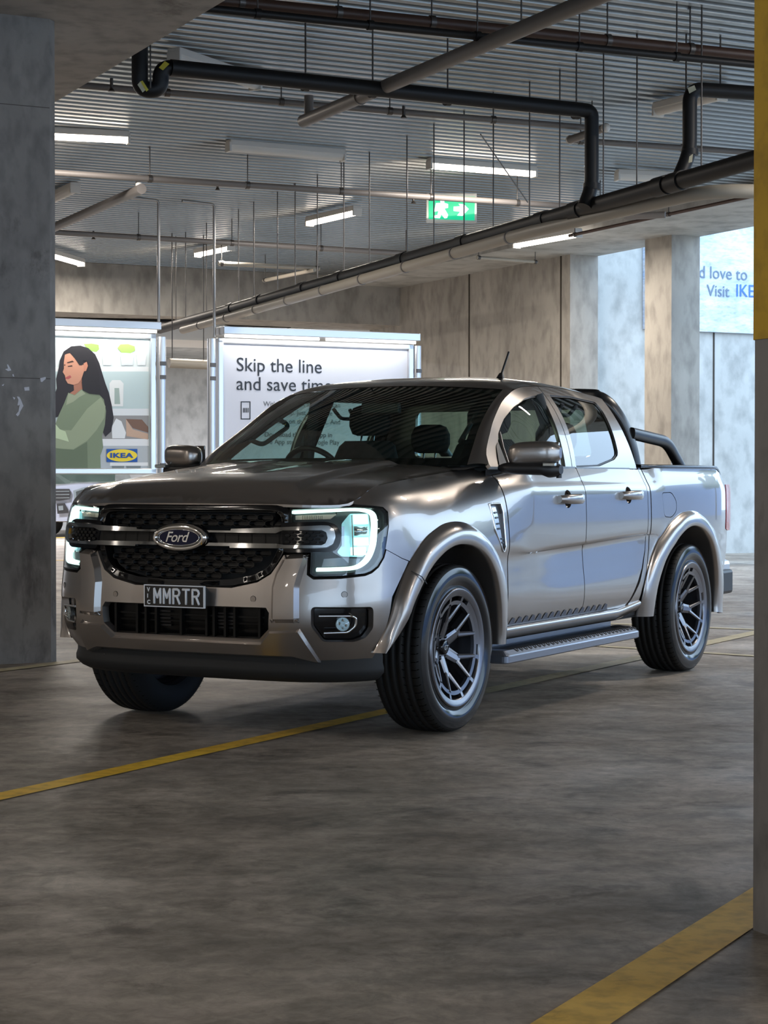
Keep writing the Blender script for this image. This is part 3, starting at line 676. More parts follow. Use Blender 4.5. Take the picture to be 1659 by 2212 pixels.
e = tag(MB().tube([at_z(1038, 290, 4.6), at_z(1140, 437, 4.2)], .007, 6).build('brace_rod', 'steel'), 'thin black rod slanting between the lit batten and the long black pipe', 'rod')
# ------------------------------------------------------------------ exit sign
e = empty('exit_sign', 'green exit sign with white running figure and right arrow, partly behind a pipe', 'sign')
YE = 22.6
P = lambda x, y, d=0.: at_y(x, y, YE-d)
def epoly(nm, pts, m, d): return MB().poly([P(x, y, d) for x, y in pts]).build(nm, m, e)
c = (P(921, 417)+P(1030, 480))/2; hx = (P(1030, 417)-P(921, 417)).x/2; hz = (P(921, 417)-P(921, 480)).z/2
MB().box(c+Vector((0, .04, 0)), (1, 0, .0), (0, 1, 0), (0, 0, 1), hx, .04, hz, .008).build('casing', 'white', e)
epoly('panel', [(926, 421), (1026, 425), (1025, 476), (926, 473)], 'green', .006)
def ec(pts): return [(540+x/2.9625, y/2.9625) for x, y in pts]
fig = MB()
for pl_ in ([(1196, 1252), (1268, 1255), (1268, 1272), (1190, 1268)], [(1215, 1278), (1240, 1272), (1245, 1296), (1220, 1296)], [(1190, 1300), (1235, 1296), (1268, 1305), (1268, 1330), (1245, 1335), (1268, 1375), (1262, 1395), (1245, 1398), (1225, 1372), (1215, 1397), (1180, 1395), (1180, 1380), (1200, 1375), (1205, 1350), (1180, 1355), (1182, 1335)]):
    fig.poly([P(x, y, .009) for x, y in ec(pl_)])
fig.build('running_figure', 'exitwhite', e)
epoly('arrow', ec([(1303, 1322), (1345, 1320), (1335, 1303), (1370, 1308), (1400, 1338), (1360, 1382), (1325, 1380), (1345, 1355), (1303, 1350)]), 'exitwhite', .009)
# ------------------------------------------------------------------ hanging poster frames
SB = 22.6
def sp(pts, d=0.): return px_b(pts, SB, d)
def poster(name, label, x0, x1, zt, zb, m):
    e = empty(name, label, 'poster'); a0 = at_b(x0, 850, SB)[0]; a1 = at_b(x1, 850, SB)[0]
    abbox('panel', a0+.02, a1-.02, SB+.02, SB+.05, zb+.02, zt-.02, m, e)
    for q in ((a0, a0+.075, zb, zt), (a1-.075, a1, zb, zt), (a0, a1, zb-.01, zb+.065), (a0, a1, zt-.075, zt)):
        abbox('frame_rail', q[0], q[1], SB-.03, SB+.07, q[2], q[3], 'alu', e, .012)
    abbox('light_hood', a0, a1, SB-.22, SB+.05, zt+.03, zt+.13, 'alu', e, .008)
    return e, a0, a1
flat('posterwhite', 208, 214, 228)
eR, a0, a1 = poster('framed_poster', 'white framed poster reading Skip the line and save time behind the pickup', 470, 892, 3.0, 1.27, 'posterwhite')
mid = (a0+a1)/2
lamp_area(ab(mid, SB-.19, 2.99), AV, a1-a0-.2, SIGN_W, (1, .95, .88), .05, (BV*.25-ZV).normalized())
for q in ((a0+.04, mid-.05), (mid+.05, a1-.04)): MB().tube([ab(q[0], SB-.15, 3.01), ab(q[1], SB-.15, 3.01)], .018, 12).build('light_tube', 'tube', eR)
flat('ink', 34, 44, 56); flat('inkgrey', 105, 112, 120); flat('inkmid', 70, 78, 88)
def stext(s, x, y, h, m, e, b=SB, bold=0., xs=1.):
    a, z = at_b(x, y, b); return textmesh('lettering', s, h, ab(a, b+.014, z), AV, ZV, m, e, .001, 0, xs, bold)
k = 24.4/F
stext('Skip the line', 511, 801, 42*k*1.0, 'ink', eR, xs=.985); stext('and save time', 511, 842, 42*k*1.0, 'ink', eR, xs=.985)
for s_, x, y, m_ in (('With your IKEA app, you scan', 570, 877, 'inkgrey'), ('as you shop. Just pay at the', 570, 895, 'inkgrey'), ('checkout on the way out. And', 570, 914, 'inkgrey'), ('Download the IKEA app in', 572, 943, 'inkmid'), ('the App store or Google Play', 572, 959, 'inkgrey')):
    stext(s_, x, y, 15*k, m_, eR)
def ring_poly(pts, w, par, m, d, nm):               # outline drawn as a thin band
    mb = MB(); q = sp(pts, d); c = sum(q, Vector())/len(q); n = len(q)
    for i in range(n):
        a_, b_ = q[i], q[(i+1) % n]; u_ = (b_-a_).normalized(); mb.box((a_+b_)/2, u_, BV, u_.cross(BV), (b_-a_).length/2+w/2, .001, w/2)
    return mb.build(nm, m, par)
ring_poly([(522, 868), (541, 868), (541, 905), (522, 905)], .012, eR, 'ink', -.014, 'phone_drawing')
mb = MB()
for i, x in enumerate((526, 529, 532.5, 536)): mb.poly(sp([(x, 881), (x+1.8, 881), (x+1.8, 891), (x, 891)], -.012))
mb.build('phone_drawing', 'ink', eR)
# left poster: shelf interior and a woman in a green shirt
flat('pbg', 205, 222, 226)
eL, a0L, a1L = poster('framed_poster', 'framed poster of a woman in a green shirt beside white shelves', 20, 336, 3.02, 1.27, 'pbg')
MB().tube([ab(a0L+.05, SB-.15, 3.03), ab(a1L-.04, SB-.15, 3.03)], .018, 12).build('light_tube', 'tube', eL)
def lp(pts): return [(90+x/4.046, 680+y/4.046) for x, y in pts]
_lay = [0]
def art(nm, pts, col):
    _lay[0] += 1; key = 'art_%d_%d_%d' % col
    if key not in M: flat(key, *col)
    return MB().poly(sp(lp(pts), -.019+_lay[0]*.0004)).build(nm, key, eL)
bgp = [('shelf_drawing', [(0, 240), (940, 240), (940, 470), (0, 470)], (214, 226, 228)), ('shelf_drawing', [(0, 455), (940, 455), (940, 495), (0, 495)], (232, 238, 240)),
 ('shelf_drawing', [(0, 495), (940, 495), (940, 830), (0, 830)], (192, 213, 217)), ('shelf_drawing', [(500, 820), (940, 820), (940, 880), (500, 880)], (222, 230, 236)),
 ('shelf_drawing', [(500, 880), (940, 880), (940, 1095), (500, 1095)], (148, 150, 152)), ('shelf_drawing', [(500, 1085), (940, 1085), (940, 1145), (500, 1145)], (226, 232, 238)),
 ('shelf_drawing', [(500, 1145), (940, 1145), (940, 1385), (500, 1385)], (180, 190, 198)),
 ('box_drawing', [(740, 910), (800, 1000), (935, 1040), (935, 1090), (745, 1060)], (196, 168, 148)), ('box_drawing', [(740, 910), (880, 915), (935, 980), (935, 1030), (800, 990)], (120, 92, 78)),
 ('lantern_drawing', [(595, 600), (620, 570), (690, 570), (720, 600), (715, 800), (600, 800)], (228, 234, 236)), ('lantern_drawing', [(640, 640), (680, 640), (690, 780), (640, 780)], (160, 180, 176)),
 ('lantern_drawing', [(615, 980), (655, 905), (700, 930), (740, 1030), (730, 1080), (620, 1080)], (225, 232, 238)),
 ('crate_drawing', [(600, 1290), (935, 1290), (935, 1320), (600, 1320)], (230, 236, 240)), ('crate_drawing', [(615, 1320), (725, 1320), (715, 1380), (625, 1380)], (120, 132, 136)), ('crate_drawing', [(740, 1320), (870, 1320), (860, 1380), (750, 1380)], (120, 132, 136)),
 ('pot_drawing', [(390, 320), (500, 320), (490, 440), (400, 440)], (206, 218, 226)), ('pot_drawing', [(530, 330), (620, 330), (610, 440), (540, 440)], (220, 228, 232)), ('pot_drawing', [(690, 330), (810, 330), (800, 440), (700, 440)], (210, 222, 228)), ('pot_drawing', [(830, 330), (920, 330), (910, 440), (840, 440)], (222, 230, 234)),
 ('plant_drawing', [(370, 255), (440, 250), (500, 262), (505, 300), (480, 325), (420, 315)], (140, 200, 90)), ('plant_drawing', [(665, 290), (690, 258), (760, 255), (815, 275), (820, 310), (780, 335), (700, 330)], (150, 202, 96))]
for nm, pts, col in bgp: art(nm, pts, col)
art('hair_drawing', [(120, 900), (118, 690), (135, 640), (128, 560), (150, 470), (160, 400), (195, 320), (260, 275), (340, 268), (410, 290), (470, 345), (505, 420), (535, 520), (560, 600), (590, 680), (615, 790), (632, 900), (610, 1020), (560, 1065), (525, 1000), (400, 900), (250, 850)], (36, 33, 40))
art('neck_drawing', [(280, 590), (350, 540), (365, 680), (300, 720), (240, 690), (285, 660)], (164, 112, 92))
art('shirt_drawing', [(118, 1070), (120, 960), (150, 880), (200, 770), (235, 680), (290, 700), (350, 650), (420, 680), (500, 690), (545, 740), (565, 840), (555, 960), (530, 1060), (540, 1160), (515, 1230), (520, 1378), (118, 1378)], (122, 138, 114))
art('shirt_drawing', [(118, 1020), (160, 1005), (260, 1010), (400, 820), (520, 720), (560, 800), (550, 900), (480, 1010), (400, 1100), (280, 1175), (118, 1170)], (146, 160, 134))
art('shirt_drawing', [(118, 1165), (280, 1180), (400, 1110), (405, 1378), (118, 1378)], (100, 116, 94))
art('shirt_drawing', [(235, 685), (290, 705), (350, 655), (385, 690), (330, 720), (280, 760), (215, 790)], (150, 162, 138))
art('shirt_drawing', [(118, 950), (160, 1000), (210, 1020), (240, 1110), (118, 1075)], (186, 206, 172))
art('face_drawing', [(205, 345), (250, 335), (300, 370), (340, 430), (375, 440), (370, 500), (350, 560), (320, 600), (280, 612), (230, 600), (212, 570), (205, 530), (186, 500), (196, 470), (195, 420)], (196, 142, 118))
art('face_drawing', [(368, 425), (395, 410), (406, 445), (390, 490), (368, 495)], (190, 130, 106))
art('face_drawing', [(207, 548), (250, 528), (262, 545), (235, 562), (210, 560)], (168, 84, 84))
art('face_drawing', [(228, 448), (268, 440), (270, 452), (232, 455)], (60, 40, 36)); art('face_drawing', [(222, 415), (270, 400), (285, 412), (228, 424)], (70, 48, 40)); art('face_drawing', [(198, 435), (208, 432), (208, 444), (199, 446)], (70, 48, 40))
art('hair_drawing', [(200, 350), (245, 330), (290, 380), (330, 440), (355, 440), (365, 400), (400, 405), (412, 450), (395, 500), (365, 510), (352, 590), (360, 660), (420, 690), (520, 700), (500, 500), (440, 330), (330, 272), (240, 290)], (30, 28, 34))
art('logo_panel', [(568, 1172), (838, 1172), (838, 1286), (568, 1286)], (20, 86, 170))
art('logo_oval', [(703+133*math.cos(t*PI/18), 1229+54*math.sin(t*PI/18)) for t in range(36)], (240, 216, 60))
if 'logoblue' not in M: flat('logoblue', 18, 80, 165)
aa, zz = at_b(90+593/4.046, 680+1250/4.046, SB); textmesh('lettering', 'IKEA', .080, ab(aa+.004, SB-.003, zz+.004), AV, ZV, 'logoblue', eL, .001, 0, 1.72, .0030, spacing=1.06)
lamp_area(ab((a0L+a1L)/2, SB-.19, 3.01), AV, a1L-a0L-.2, SIGN_W, (1, .95, .88), .05, (BV*.25-ZV).normalized())
# support posts and hanging tubes
def post(label, x, ztop=2.98):
    a, z = at_b(x, 850, SB); e = empty('sign_post', label, 'post')
    MB().tube([ab(a, SB, .0), ab(a, SB, ztop)], .055, 20).build('tube', 'alu', e)
    for z_ in (2.45, 2.62, 1.35): abbox('bracket', a-.035, a+.035, SB-.07, SB+.04, z_, z_+.05, 'steel', e)
    return e
post('round aluminium post at the right side of the woman poster', 349); post('round aluminium post at the left side of the text poster', 457); post('round aluminium post at the right side of the text poster', 901)
def hang(label, x, ytop, ybot):
    a, z0_ = at_b(x, ybot, SB); e = empty('hanging_tube', label, 'tube')
    MB().tube(bend([ab(a, SB, z0_), ab(a, SB, 4.68), ab(a-.45, SB-.05, 4.69)], .05, 5), .018, 10).build('tube', 'galv', e); return e
hang('thin steel tube hanging to the right end of the woman poster', 343, 425, 712); hang('thin steel tube hanging to the left end of the text poster', 463, 432, 728)
e2 = empty('low_pipe', 'short pale horizontal pipe seen in the gap between the two posters', 'pipe')
MB().tube([ab(*[at_b(365, 784, 26)[0], 26], at_b(365, 784, 26)[1]), ab(at_b(448, 788, 26)[0], 26, at_b(448, 788, 26)[1])], .07, 16).build('pipe_section', 'pipepale', e2)
for x_ in (372, 440):
    q_ = at_b(x_, 786, 26); MB().tube([ab(q_[0], 26, q_[1]), ab(q_[0], 26, HD+.02)], .008, 6).build('hanger_rod', 'steel', e2)
# banner on the right wall
bb = 24.95
e = empty('wall_banner', 'pale blue photo banner of snow with grey lettering on the right wall', 'banner')
a0, z0_ = at_b(1391, 711, bb); z1_ = 6.2
M['banner'] = concrete('banner_print', rgb(172, 196, 230), rgb(240, 241, 245), 1.3, (1, 1, 3.2), .5, bump=0.)
abbox('print', a0, a0+9, bb-.02, bb+.04, z0_, z1_, 'banner', e)
def btext(s, x, y, h, m): 
    a, z = at_b(x, y, bb-.03); textmesh('lettering', s, h, ab(a, bb-.03, z), AV, ZV, m, e, .002, 0, .95)
flat('bannerink', 110, 128, 150); flat('bannerblue', 70, 120, 215); flat('bannerrock', 158, 168, 190)
kb = 29.5/F
btext('and love to', 1482, 598, 39*kb, 'bannerink'); btext('Visit', 1527, 639, 37*kb, 'bannerink'); btext('IKEA', 1589, 640, 40*kb, 'bannerblue')
random.seed(7)
# unseen outdoor things added for the bodywork to mirror
def blob_tree(label, a, b, h, r):
    e = empty('tree', label, 'tree', 'trees outside'); 
    MB().tube([ab(a, b, 0), ab(a, b, h*.6)], .25, 10, rs=[.3, .18]).build('trunk', 'bark', e)
    mb = MB()
    for i in range(300):
        t = random.uniform(0, 2*PI); p_ = random.uniform(-.6, 1); rr = r*random.uniform(.5, 1)
        c_ = ab(a, b, h*.68)+Vector((math.cos(t)*rr*math.sqrt(max(0, 1-p_*p_)), math.sin(t)*rr*math.sqrt(max(0, 1-p_*p_)), p_*rr*.8))
        q = [c_+Vector([random.uniform(-.8, .8) for _ in range(3)]) for _ in range(3)]; mb.poly(q)
    mb.build('foliage', 'leaf', e)
M['leaf'] = mat('leaf', rgb(96, 116, 62), .7); M['bark'] = mat('bark', rgb(84, 70, 58), .9)

for lb, q in (('unseen broad leafy tree added outside, in front of the grey-blue building', (37, 14, 6.5, 2.4)), ('unseen small leafy tree added outside at the end of the banner wall', (38, 23, 6., 2.2)), ('unseen leafy tree added outside, nearest the street corner', (36, 2, 6.5, 2.4))): blob_tree(lb, *q)
flat('facade', 138, 158, 196); fb = abbox('added_building', 46, 54, -42, 30, 0, 6.3, 'facade'); tag(fb, 'plain grey-blue building, unseen, added at far right for reflections', 'building')  # unseen block added to darken and tint the door reflections
# ================================================================== parked car far left
def far_car():
    Yc = 39.
    e = empty('parked_car', 'silver car front showing between the left pillar and the pickup', 'car')
    flat('carsilver', 150, 156, 170); M['carpaint'] = mat('car_paint', rgb(160, 165, 178), .25, .5, 1.)
    c = lambda x, y, d=0.: at_y(x, y, Yc-d)
    # body: profile across the width, lofted back
    prof = [(60, 1112), (66, 1070), (90, 1052), (125, 1047), (165, 1043), (200, 1042), (235, 1048), (250, 1070), (252, 1112), (245, 1128), (70, 1128)]
    rows = []
    for dy, sc_ in ((0, .94), (-.12, 1.), (-1.2, 1.), (-1.3, 1.0), (-4.2, 1.)):
        ctr = c(156, 1095); rows.append([ctr+(c(x, y)-ctr)*sc_+Vector((0, -dy, 0)) for x, y in prof])
    mb = MB().quadgrid(rows, True, closev=True); mb.poly(rows[0], False); mb.build('body', 'carpaint', e)
    cab = []
    for dy, top in ((1.1, 0), (2.0, .42), (3.4, .42), (4.1, .05)):
        l, r_ = c(80, 1046), c(232, 1046); cab.append([l+Vector((0, dy, 0)), l+Vector((.12*top/.42, dy, top)), r_+Vector((-.12*top/.42, dy, top)), r_+Vector((0, dy, 0))])
    MB().quadgrid(cab, False).build('cabin', 'glassdark', e)
    def pp(nm, pts, m, d=.06): MB().poly([c(x, y, d) for x, y in pts]).build(nm, m, e)
    pp('grille', [(96, 1056), (150, 1056), (153, 1062), (150, 1078), (128, 1082), (96, 1080)], 'black'); 
    for y in (1061, 1068, 1075): pp('grille_bar', [(98, y), (150, y-1), (150, y+1.5), (98, y+2)], 'chrome', .07)
    pp('headlight', [(158, 1060), (180, 1053), (196, 1050), (190, 1072), (160, 1082)], 'lampin', .07); pp('headlight', [(164, 1062), (180, 1057), (178, 1070), (165, 1074)], 'lampgrey', .075)
    pp('fog_recess', [(122, 1088), (140, 1087), (147, 1100), (148, 1108), (124, 1110)], 'black'); pp('fog_light', [(126, 1093), (136, 1092), (137, 1102), (127, 1103)], 'lampin', .07)
    for x in (84, 228): MB().lathe([(-.1, .2), (-.1, .33), (.1, .33), (.1, .2)], 24, c=c(x, 1128)+Vector((0, .9, -0.0))).build('wheel', 'rubber', e)
far_car()
# ================================================================== pickup truck
def TOV(s, z): return (s, v_of(s, z))
def SK(s, v, off=0.): return skin_sv(s, v, off)
TR = empty('pickup_truck', 'bronze-grey dual-cab pickup truck with lit headlights, parked across the bay lines', 'pickup truck')
TH = math.radians(28.7)
fwd = Vector((-math.sin(TH), -math.cos(TH), 0)); lft = Vector((math.cos(TH), -math.sin(TH), 0))
TR.location = Vector((.358, 9.02, 0))-lft*.955; TR.rotation_euler = (0, 0, math.atan2(fwd.y, fwd.x))
def sx(x): return s_at_x(x)
def X2(pts): return [(sx(x), z) for x, z in pts]
def full(half): return half+[(-s, z) for s, z in half[::-1]]
up = lambda p: np.array([0, 0, 1.])
# ---- bumper -------------------------------------------------------
bump = [(0, .415), (.45, .415), (.69, .385), (.93, .392), (.985, .392), (1.035, .587), (1.05, .669), (1.11, .75), (1.172, .833), (1.116, .849), (1.052, .876), (1.014, .892), (.998, .852), (.968, .813), (.935, .79), (.903, .779), (.789, .768), (.667, .765), (.643, .781), (.645, .868), (.60, .872), (.515, .868), (.486, .824), (.457, .784), (.395, .749), (.265, .722), (0, .714)]
intake = rnd([(0, .619), (.44, .619), (.452, .602), (.447, .533), (.40, .492), (0, .488)], .008)
intake = [p for p in intake]
fo = rnd([(.664, .626), (.932, .624), (.936, .539), (.907, .499), (.858, .483), (.712, .484), (.664, .549)], .012)
ih = full([(0, .488)][:0]+[(.40, .492), (.447, .533), (.452, .602), (.44, .619)])
bl = full(bump[1:-1])
B = sheet('front_bumper', [bl, ih, fo, [(-a, b) for a, b in fo]], SK, 'paint', TR, .022, .035, TOV, ares=.02, flare=.008)
# raised sides of the fog recess
sheet('bumper_block', [rnd([(.525, .865), (.640, .872), (.646, .858), (.618, .77), (.605, .72), (.607, .561), (.468, .558), (.467, .723), (.485, .791)], .006)], lambda s, v, o=0.: SK(s, v, .026+o), 'paint', TR, .018, .03, TOV, flare=.022, mirror=True)
sk = [(0, .470), (.405, .472), (.456, .524), (.586, .531), (.606, .541), (.700, .378), (.675, .372), (.55, .40), (0, .405)]
sheet('lower_guard', [full(sk[1:-1])], lambda s, v, o=0.: SK(s, v, .022+o), 'paint', TR, .02, .026, TOV, flare=.016)
# intake interior
sheet('lower_intake', [full([(.42, .475), (.47, .53), (.47, .635)])], lambda s, v, o=0.: SK(s, v, -.06+o), 'meshblack', TR, .05, 0, TOV)
mb = MB()
for y in (-.40, -.27, -.22, -.16, -.02, .12, .16, .22, .27, .40):
    p = skin(y, .555, -.035); mb.abox((p[0]-.02, p[1]-.006, .488), (p[0]+.01, p[1]+.006, .622))
for z in (.52, .55, .58): mb.quadgrid([[skin(y, z+d, -.045) for d in (-.004, .004)] for y in np.linspace(-.42, .42, 30)], False)
mb.build('intake_grid', 'meshblack', TR)
mb = MB()
for y0, y1 in ((-.15, -.09), (.17, .215), (.225, .265)):
    for i in range(5): p = skin(y0, .53+i*.015, -.05); mb.abox((p[0]-.01, y0, .525+i*.016), (p[0]+.005, y1, .533+i*.016))
mb.build('radiator_fins', 'rimdark', TR)
# black chin below
rows = []
for s in np.linspace(-1.06, 1.06, 60):
    f = min(1, max(0, (abs(s)-.55)/.4)); p = skin(s, .41, -.012); r = []
    for z, o in ((.43, -.02), (.40, -.012), (.37, -.012), (.345, -.004), (.325, -.005), (.30, -.03), (.285, -.06), (.28, -.14)):
        zz = z+.004*f; x, y, nx, ny = path(abs(s)); d = .085-o-.02*f; r.append((x+nx*d, (y+ny*d)*(1 if s >= 0 else -1), zz))
    rows.append(r)
MB().quadgrid(rows, True).build('lower_valance', 'chin', TR)
for sg in (1, -1):
    MB().box(skin(.56*sg, .383, -.045), (1, 0, 0), (0, 1, 0), (0, 0, 1), .03, .05, .02, .01).build('tow_hook_recess', 'blackgloss', TR)
    p = skin(.56*sg, .372, -.02); MB().tube([(p[0]-.02, p[1]-.03, p[2]), (p[0]+.02, p[1], p[2]-.004), (p[0]-.02, p[1]+.03, p[2])], .008, 8).build('tow_hook', 'black', TR)
# fog lamps
sheet('fog_recess', [fo], lambda s, v, o=0.: SK(s, v, -.045+o), 'blackgloss', TR, .03, 0, TOV, mirror=True)
for sg in (1, -1):
    fr = [(.690, .594), (.838, .594), (.862, .586), (.861, .549), (.824, .520), (.712, .518)]
    P_ = bend([skin(sg*a, b, -.012) for a, b in fr], .012, 4)
    t = MB().tube(P_, .0055, 8).build('fog_trim', 'chrome', TR)
    c = skin(sg*.80, .557, -.02); c2 = skin(sg*.80, .557, 0); d = Vector(c2-c).normalized()
    mb = MB(); mb.tube([Vector(c)-d*.02, Vector(c)], .03, 20); f_ = mb.build('fog_lamp', 'lampin', TR)
    mb = MB(); mb.tube([Vector(c)+d*.001, Vector(c)+d*.01, Vector(c)+d*.014], .03, 20, rs=[.033, .028, .012]); mb.build('fog_lens', 'lens', f_)
    for q in ((.80, .575), (.785, .56), (.815, .552), (.80, .54)):
        p = Vector(skin(sg*q[0], q[1], -.008)); MB().lathe([(-.004, .001), (0, .006), (.004, .001)], 8, c=p).build('fog_element', 'chrome', f_)
    for s_ in (.805, .38):
        p = Vector(skin(sg*s_, .690 if s_ > .5 else .665, 0)); n = Vector(skin(sg*s_, .69 if s_ > .5 else .665, .1))-p; n.normalize()
        MB().tube([p, p+n*.002], .0125, 20).build('parking_sensor', 'paint', TR); MB().tube([p-n*.001, p+n*.0008], .0145, 20).build('sensor_ring', 'black', TR)
# ---- grille -------------------------------------------------------
gr = [(.44, 1.088), (.49, 1.085), (.523, 1.071), (.540, 1.050), (.535, 1.0), (.535, .95), (.512, .87), (.486, .824), (.457, .784), (.395, .749), (.265, .722), (.1, .715)]
gi = [(.42, 1.052), (.475, 1.048), (.495, 1.03), (.50, 1.0), (.50, .95), (.482, .88), (.458, .83), (.43, .80), (.375, .772), (.26, .75), (.1, .742)]
sheet('grille_surround', [rnd(full(gr), .015), rnd(full(gi), .012)], lambda s, v, o=0.: SK(s, v, .012+o), 'blackgloss', TR, .02, .07, TOV, dome=(.022, .02))
sheet('grille_backing', [full(gi)], lambda s, v, o=0.: SK(s, v, -.065+o), 'paintdark', TR, .06, 0, TOV)
gfull = full(gi); mb = MB()
def hexbar(s, z, w, h, off):                               # raised lozenge tile of the mesh
    pts = [(-w/2, -h*.25), (-w/2+.012, -h/2), (w/2-.012, -h/2), (w/2, -h*.25), (w/2, h*.25), (w/2-.012, h/2), (-w/2+.012, h/2), (-w/2, h*.25)]
    if not all(inside(s+a, z+b, gfull) for a, b in pts): return
    O = [Vector(skin(s+a, z+b, off)) for a, b in pts]; c = sum(O, Vector())/8; I = [c+(p-c)*.72+Vector((-.022, 0, 0)) for p in O]
    mb.quadgrid([O, I], False, closev=True); mb.poly(I)
    O2 = [c+(p-c)*1.10 for p in O]; mb.quadgrid([O2, O], False, closev=True)
k = 0; z = .762
while z < 1.05:
    if z > .99 and len(mb.v) and not hasattr(mb, 'upper'): mb.build('lower_mesh', 'meshblack', TR); mb = MB(); mb.upper = True
    if not (.885 < z < .992):
        s = -.52+(k % 2)*.042
        while s < .52: hexbar(s, z, .078, .024, -.022); s += .084
    z += .0265; k += 1
mb.build('upper_mesh', 'meshblack', TR)
# chrome double bar wrapping into the lamps
def rloop(x1, z0, z1, r): return rnd([(x1, z0), (x1, z1), (-x1, z1), (-x1, z0)], r, 8)
clO = rnd([(.255, .980), (.44, .986), (.52, .990), (.701, .999), (.738, .998), (.764, .978), (.770, .946), (.758, .912), (.728, .896), (.644, .892), (.522, .890), (.255, .888)], .008)
clOo = [(.2, .981)]+clO[:-1]+[(.2, .888)]
clI = [(.2, .954), (.49, .957), (.525, .970), (.702, .973), (.720, .964), (.726, .94), (.717, .919), (.702, .912), (.534, .912), (.495, .917), (.2, .914)]
def fx(pts): return pts+[(-a, b) for a, b in pts[::-1]]
sheet('chrome_bar', [fx(clO), fx(clI[1:-1])], lambda s, v, o=0.: SK(s, v, .034+o), 'chrome', TR, .012, .034, TOV, ares=.015, flare=.0045)
sheet('bar_backing', [fx([(.2, .960), (.52, .976), (.71, .980), (.735, .94), (.71, .905), (.2, .908)])], lambda s, v, o=0.: SK(s, v, .004+o), 'meshblack', TR, .05, 0, TOV)
mb = MB()
for y in np.arange(-.49, .5, .07):
    if abs(y) > .13: mb.quadgrid([[Vector(skin(y+a, z, .014)) for z in (.915, .956)] for a in (-.002, .002)], False)
for sg in (1, -1):
    for j in range(4):
        for i in range(6):
            s = sg*(.54+i*.032+(j % 2)*.016)
            if abs(s) < .705:
                z = .921+j*.0145; O = [Vector(skin(s+a, z+b, .015)) for a, b in ((-.013, 0), (-.007, .0055), (.007, .0055), (.013, 0), (.007, -.0055), (-.007, -.0055))]; mb.poly(O)
mb.build('bar_mesh', 'meshblack', TR)
sur = rnd([(.50, 1.006), (.72, 1.012), (.768, 1.0), (.792, .965), (.792, .93), (.775, .89), (.74, .876), (.52, .874)], .02, 6)
sheet('bar_surround', [sur], lambda s, v, o=0.: SK(s, v, .008+o), 'blackgloss', TR, .03, .06, TOV, mirror=True)
# oval badge
bc = Vector(skin(0, .9355, .055)); 
def oval(rx, rz, d0, d1, nm, m, n=64, par=TR, tilt=0):
    mb = MB(); rows = []
    for d, k_ in ((d0, 1.), ((d0+d1)/2, 1.0), (d1-.003, .985), (d1, .94)): rows.append([bc+Vector((d, rx*k_*math.cos(2*PI*i/n), rz*k_*math.sin(2*PI*i/n))) for i in range(n)])
    mb.quadgrid(rows, True, closev=True); mb.poly(rows[-1]); return mb.build(nm, m, par)
def ovalring(rx, rz, w, d, h, nm, m, par):
    n = 72; rows = []
    for i in range(n):
        a = 2*PI*i/n; r = []
        for k_ in range(9):
            t = PI*k_/8; q = math.cos(t)*w; r.append(bc+Vector((d+h*math.sin(t), (rx+q)*math.cos(a), (rz+q)*math.sin(a))))
        rows.append(r)
    return MB().quadgrid(rows, True, closeu=True).build(nm, m, par)
bd = oval(.150, .062, -.05, -.006, 'badge', 'blackgloss')
ovalring(.132, .049, .017, -.012, .022, 'badge_ring', 'chrome', bd)
oval(.112, .038, -.02, .001, 'badge_oval', 'navy', par=bd); ovalring(.110, .0365, .0022, .001, .002, 'badge_line', 'chrome', bd)
textmesh('badge_script', 'Ford', .066, bc+Vector((.0025, -.076, -.020)), (0, 1, 0), (0, 0, 1), 'chrome', bd, .0012, .38, 1.0, .0006, spacing=.95)
# number plate
pc_ = Vector(skin(-.006, .669, .048)); pm = MB().box(pc_, (1, 0, 0), (0, 1, 0), (0, 0, 1), .005, .166, .0505).build('number_plate', 'platewh', TR)
MB().box(pc_+Vector((.0055, 0, 0)), (1, 0, 0), (0, 1, 0), (0, 0, 1), .001, .160, .0455).build('plate_face', 'platebk', pm)
GL = {'M': [[(0, 0), (0, 1), (.5, .38), (1, 1), (1, 0)]], 'T': [[(0, 1), (1, 1)], [(.5, 1), (.5, 0)]],
      'R': [[(0, 0), (0, 1), (.62, 1), (.88, .93), (1, .77), (.88, .60), (.62, .52), (0, .52)], [(.55, .52), (1, 0)]]}
for i, ch in enumerate('MMRTR'):
    o_ = pc_+Vector((.0068, -.106+i*.0525, -.032)); mb = MB()
    for st_ in GL[ch]:
        P_ = [o_+Vector((0, a*.034, b*.064)) for a, b in st_]
        for p_, q_ in zip(P_[:-1], P_[1:]): u_ = (q_-p_).normalized()*.002; mb.tube([p_-u_*2, p_-u_, q_+u_, q_+u_*2], .0058, 10, rs=[.0035, .0058, .0058, .0035])
    mb.build('plate_lettering', 'platewh', pm)
for i, ch in enumerate('VIC'): textmesh('plate_lettering', ch, .026, pc_+Vector((.0075, -.146, .019-i*.0285)), (0, 1, 0), (0, 0, 1), 'platewh', pm, .001, 0, .95, .0008)
MB().box(pc_+Vector((-.03, 0, 0)), (1, 0, 0), (0, 1, 0), (0, 0, 1), .025, .14, .04).build('plate_bracket', 'black', TR)
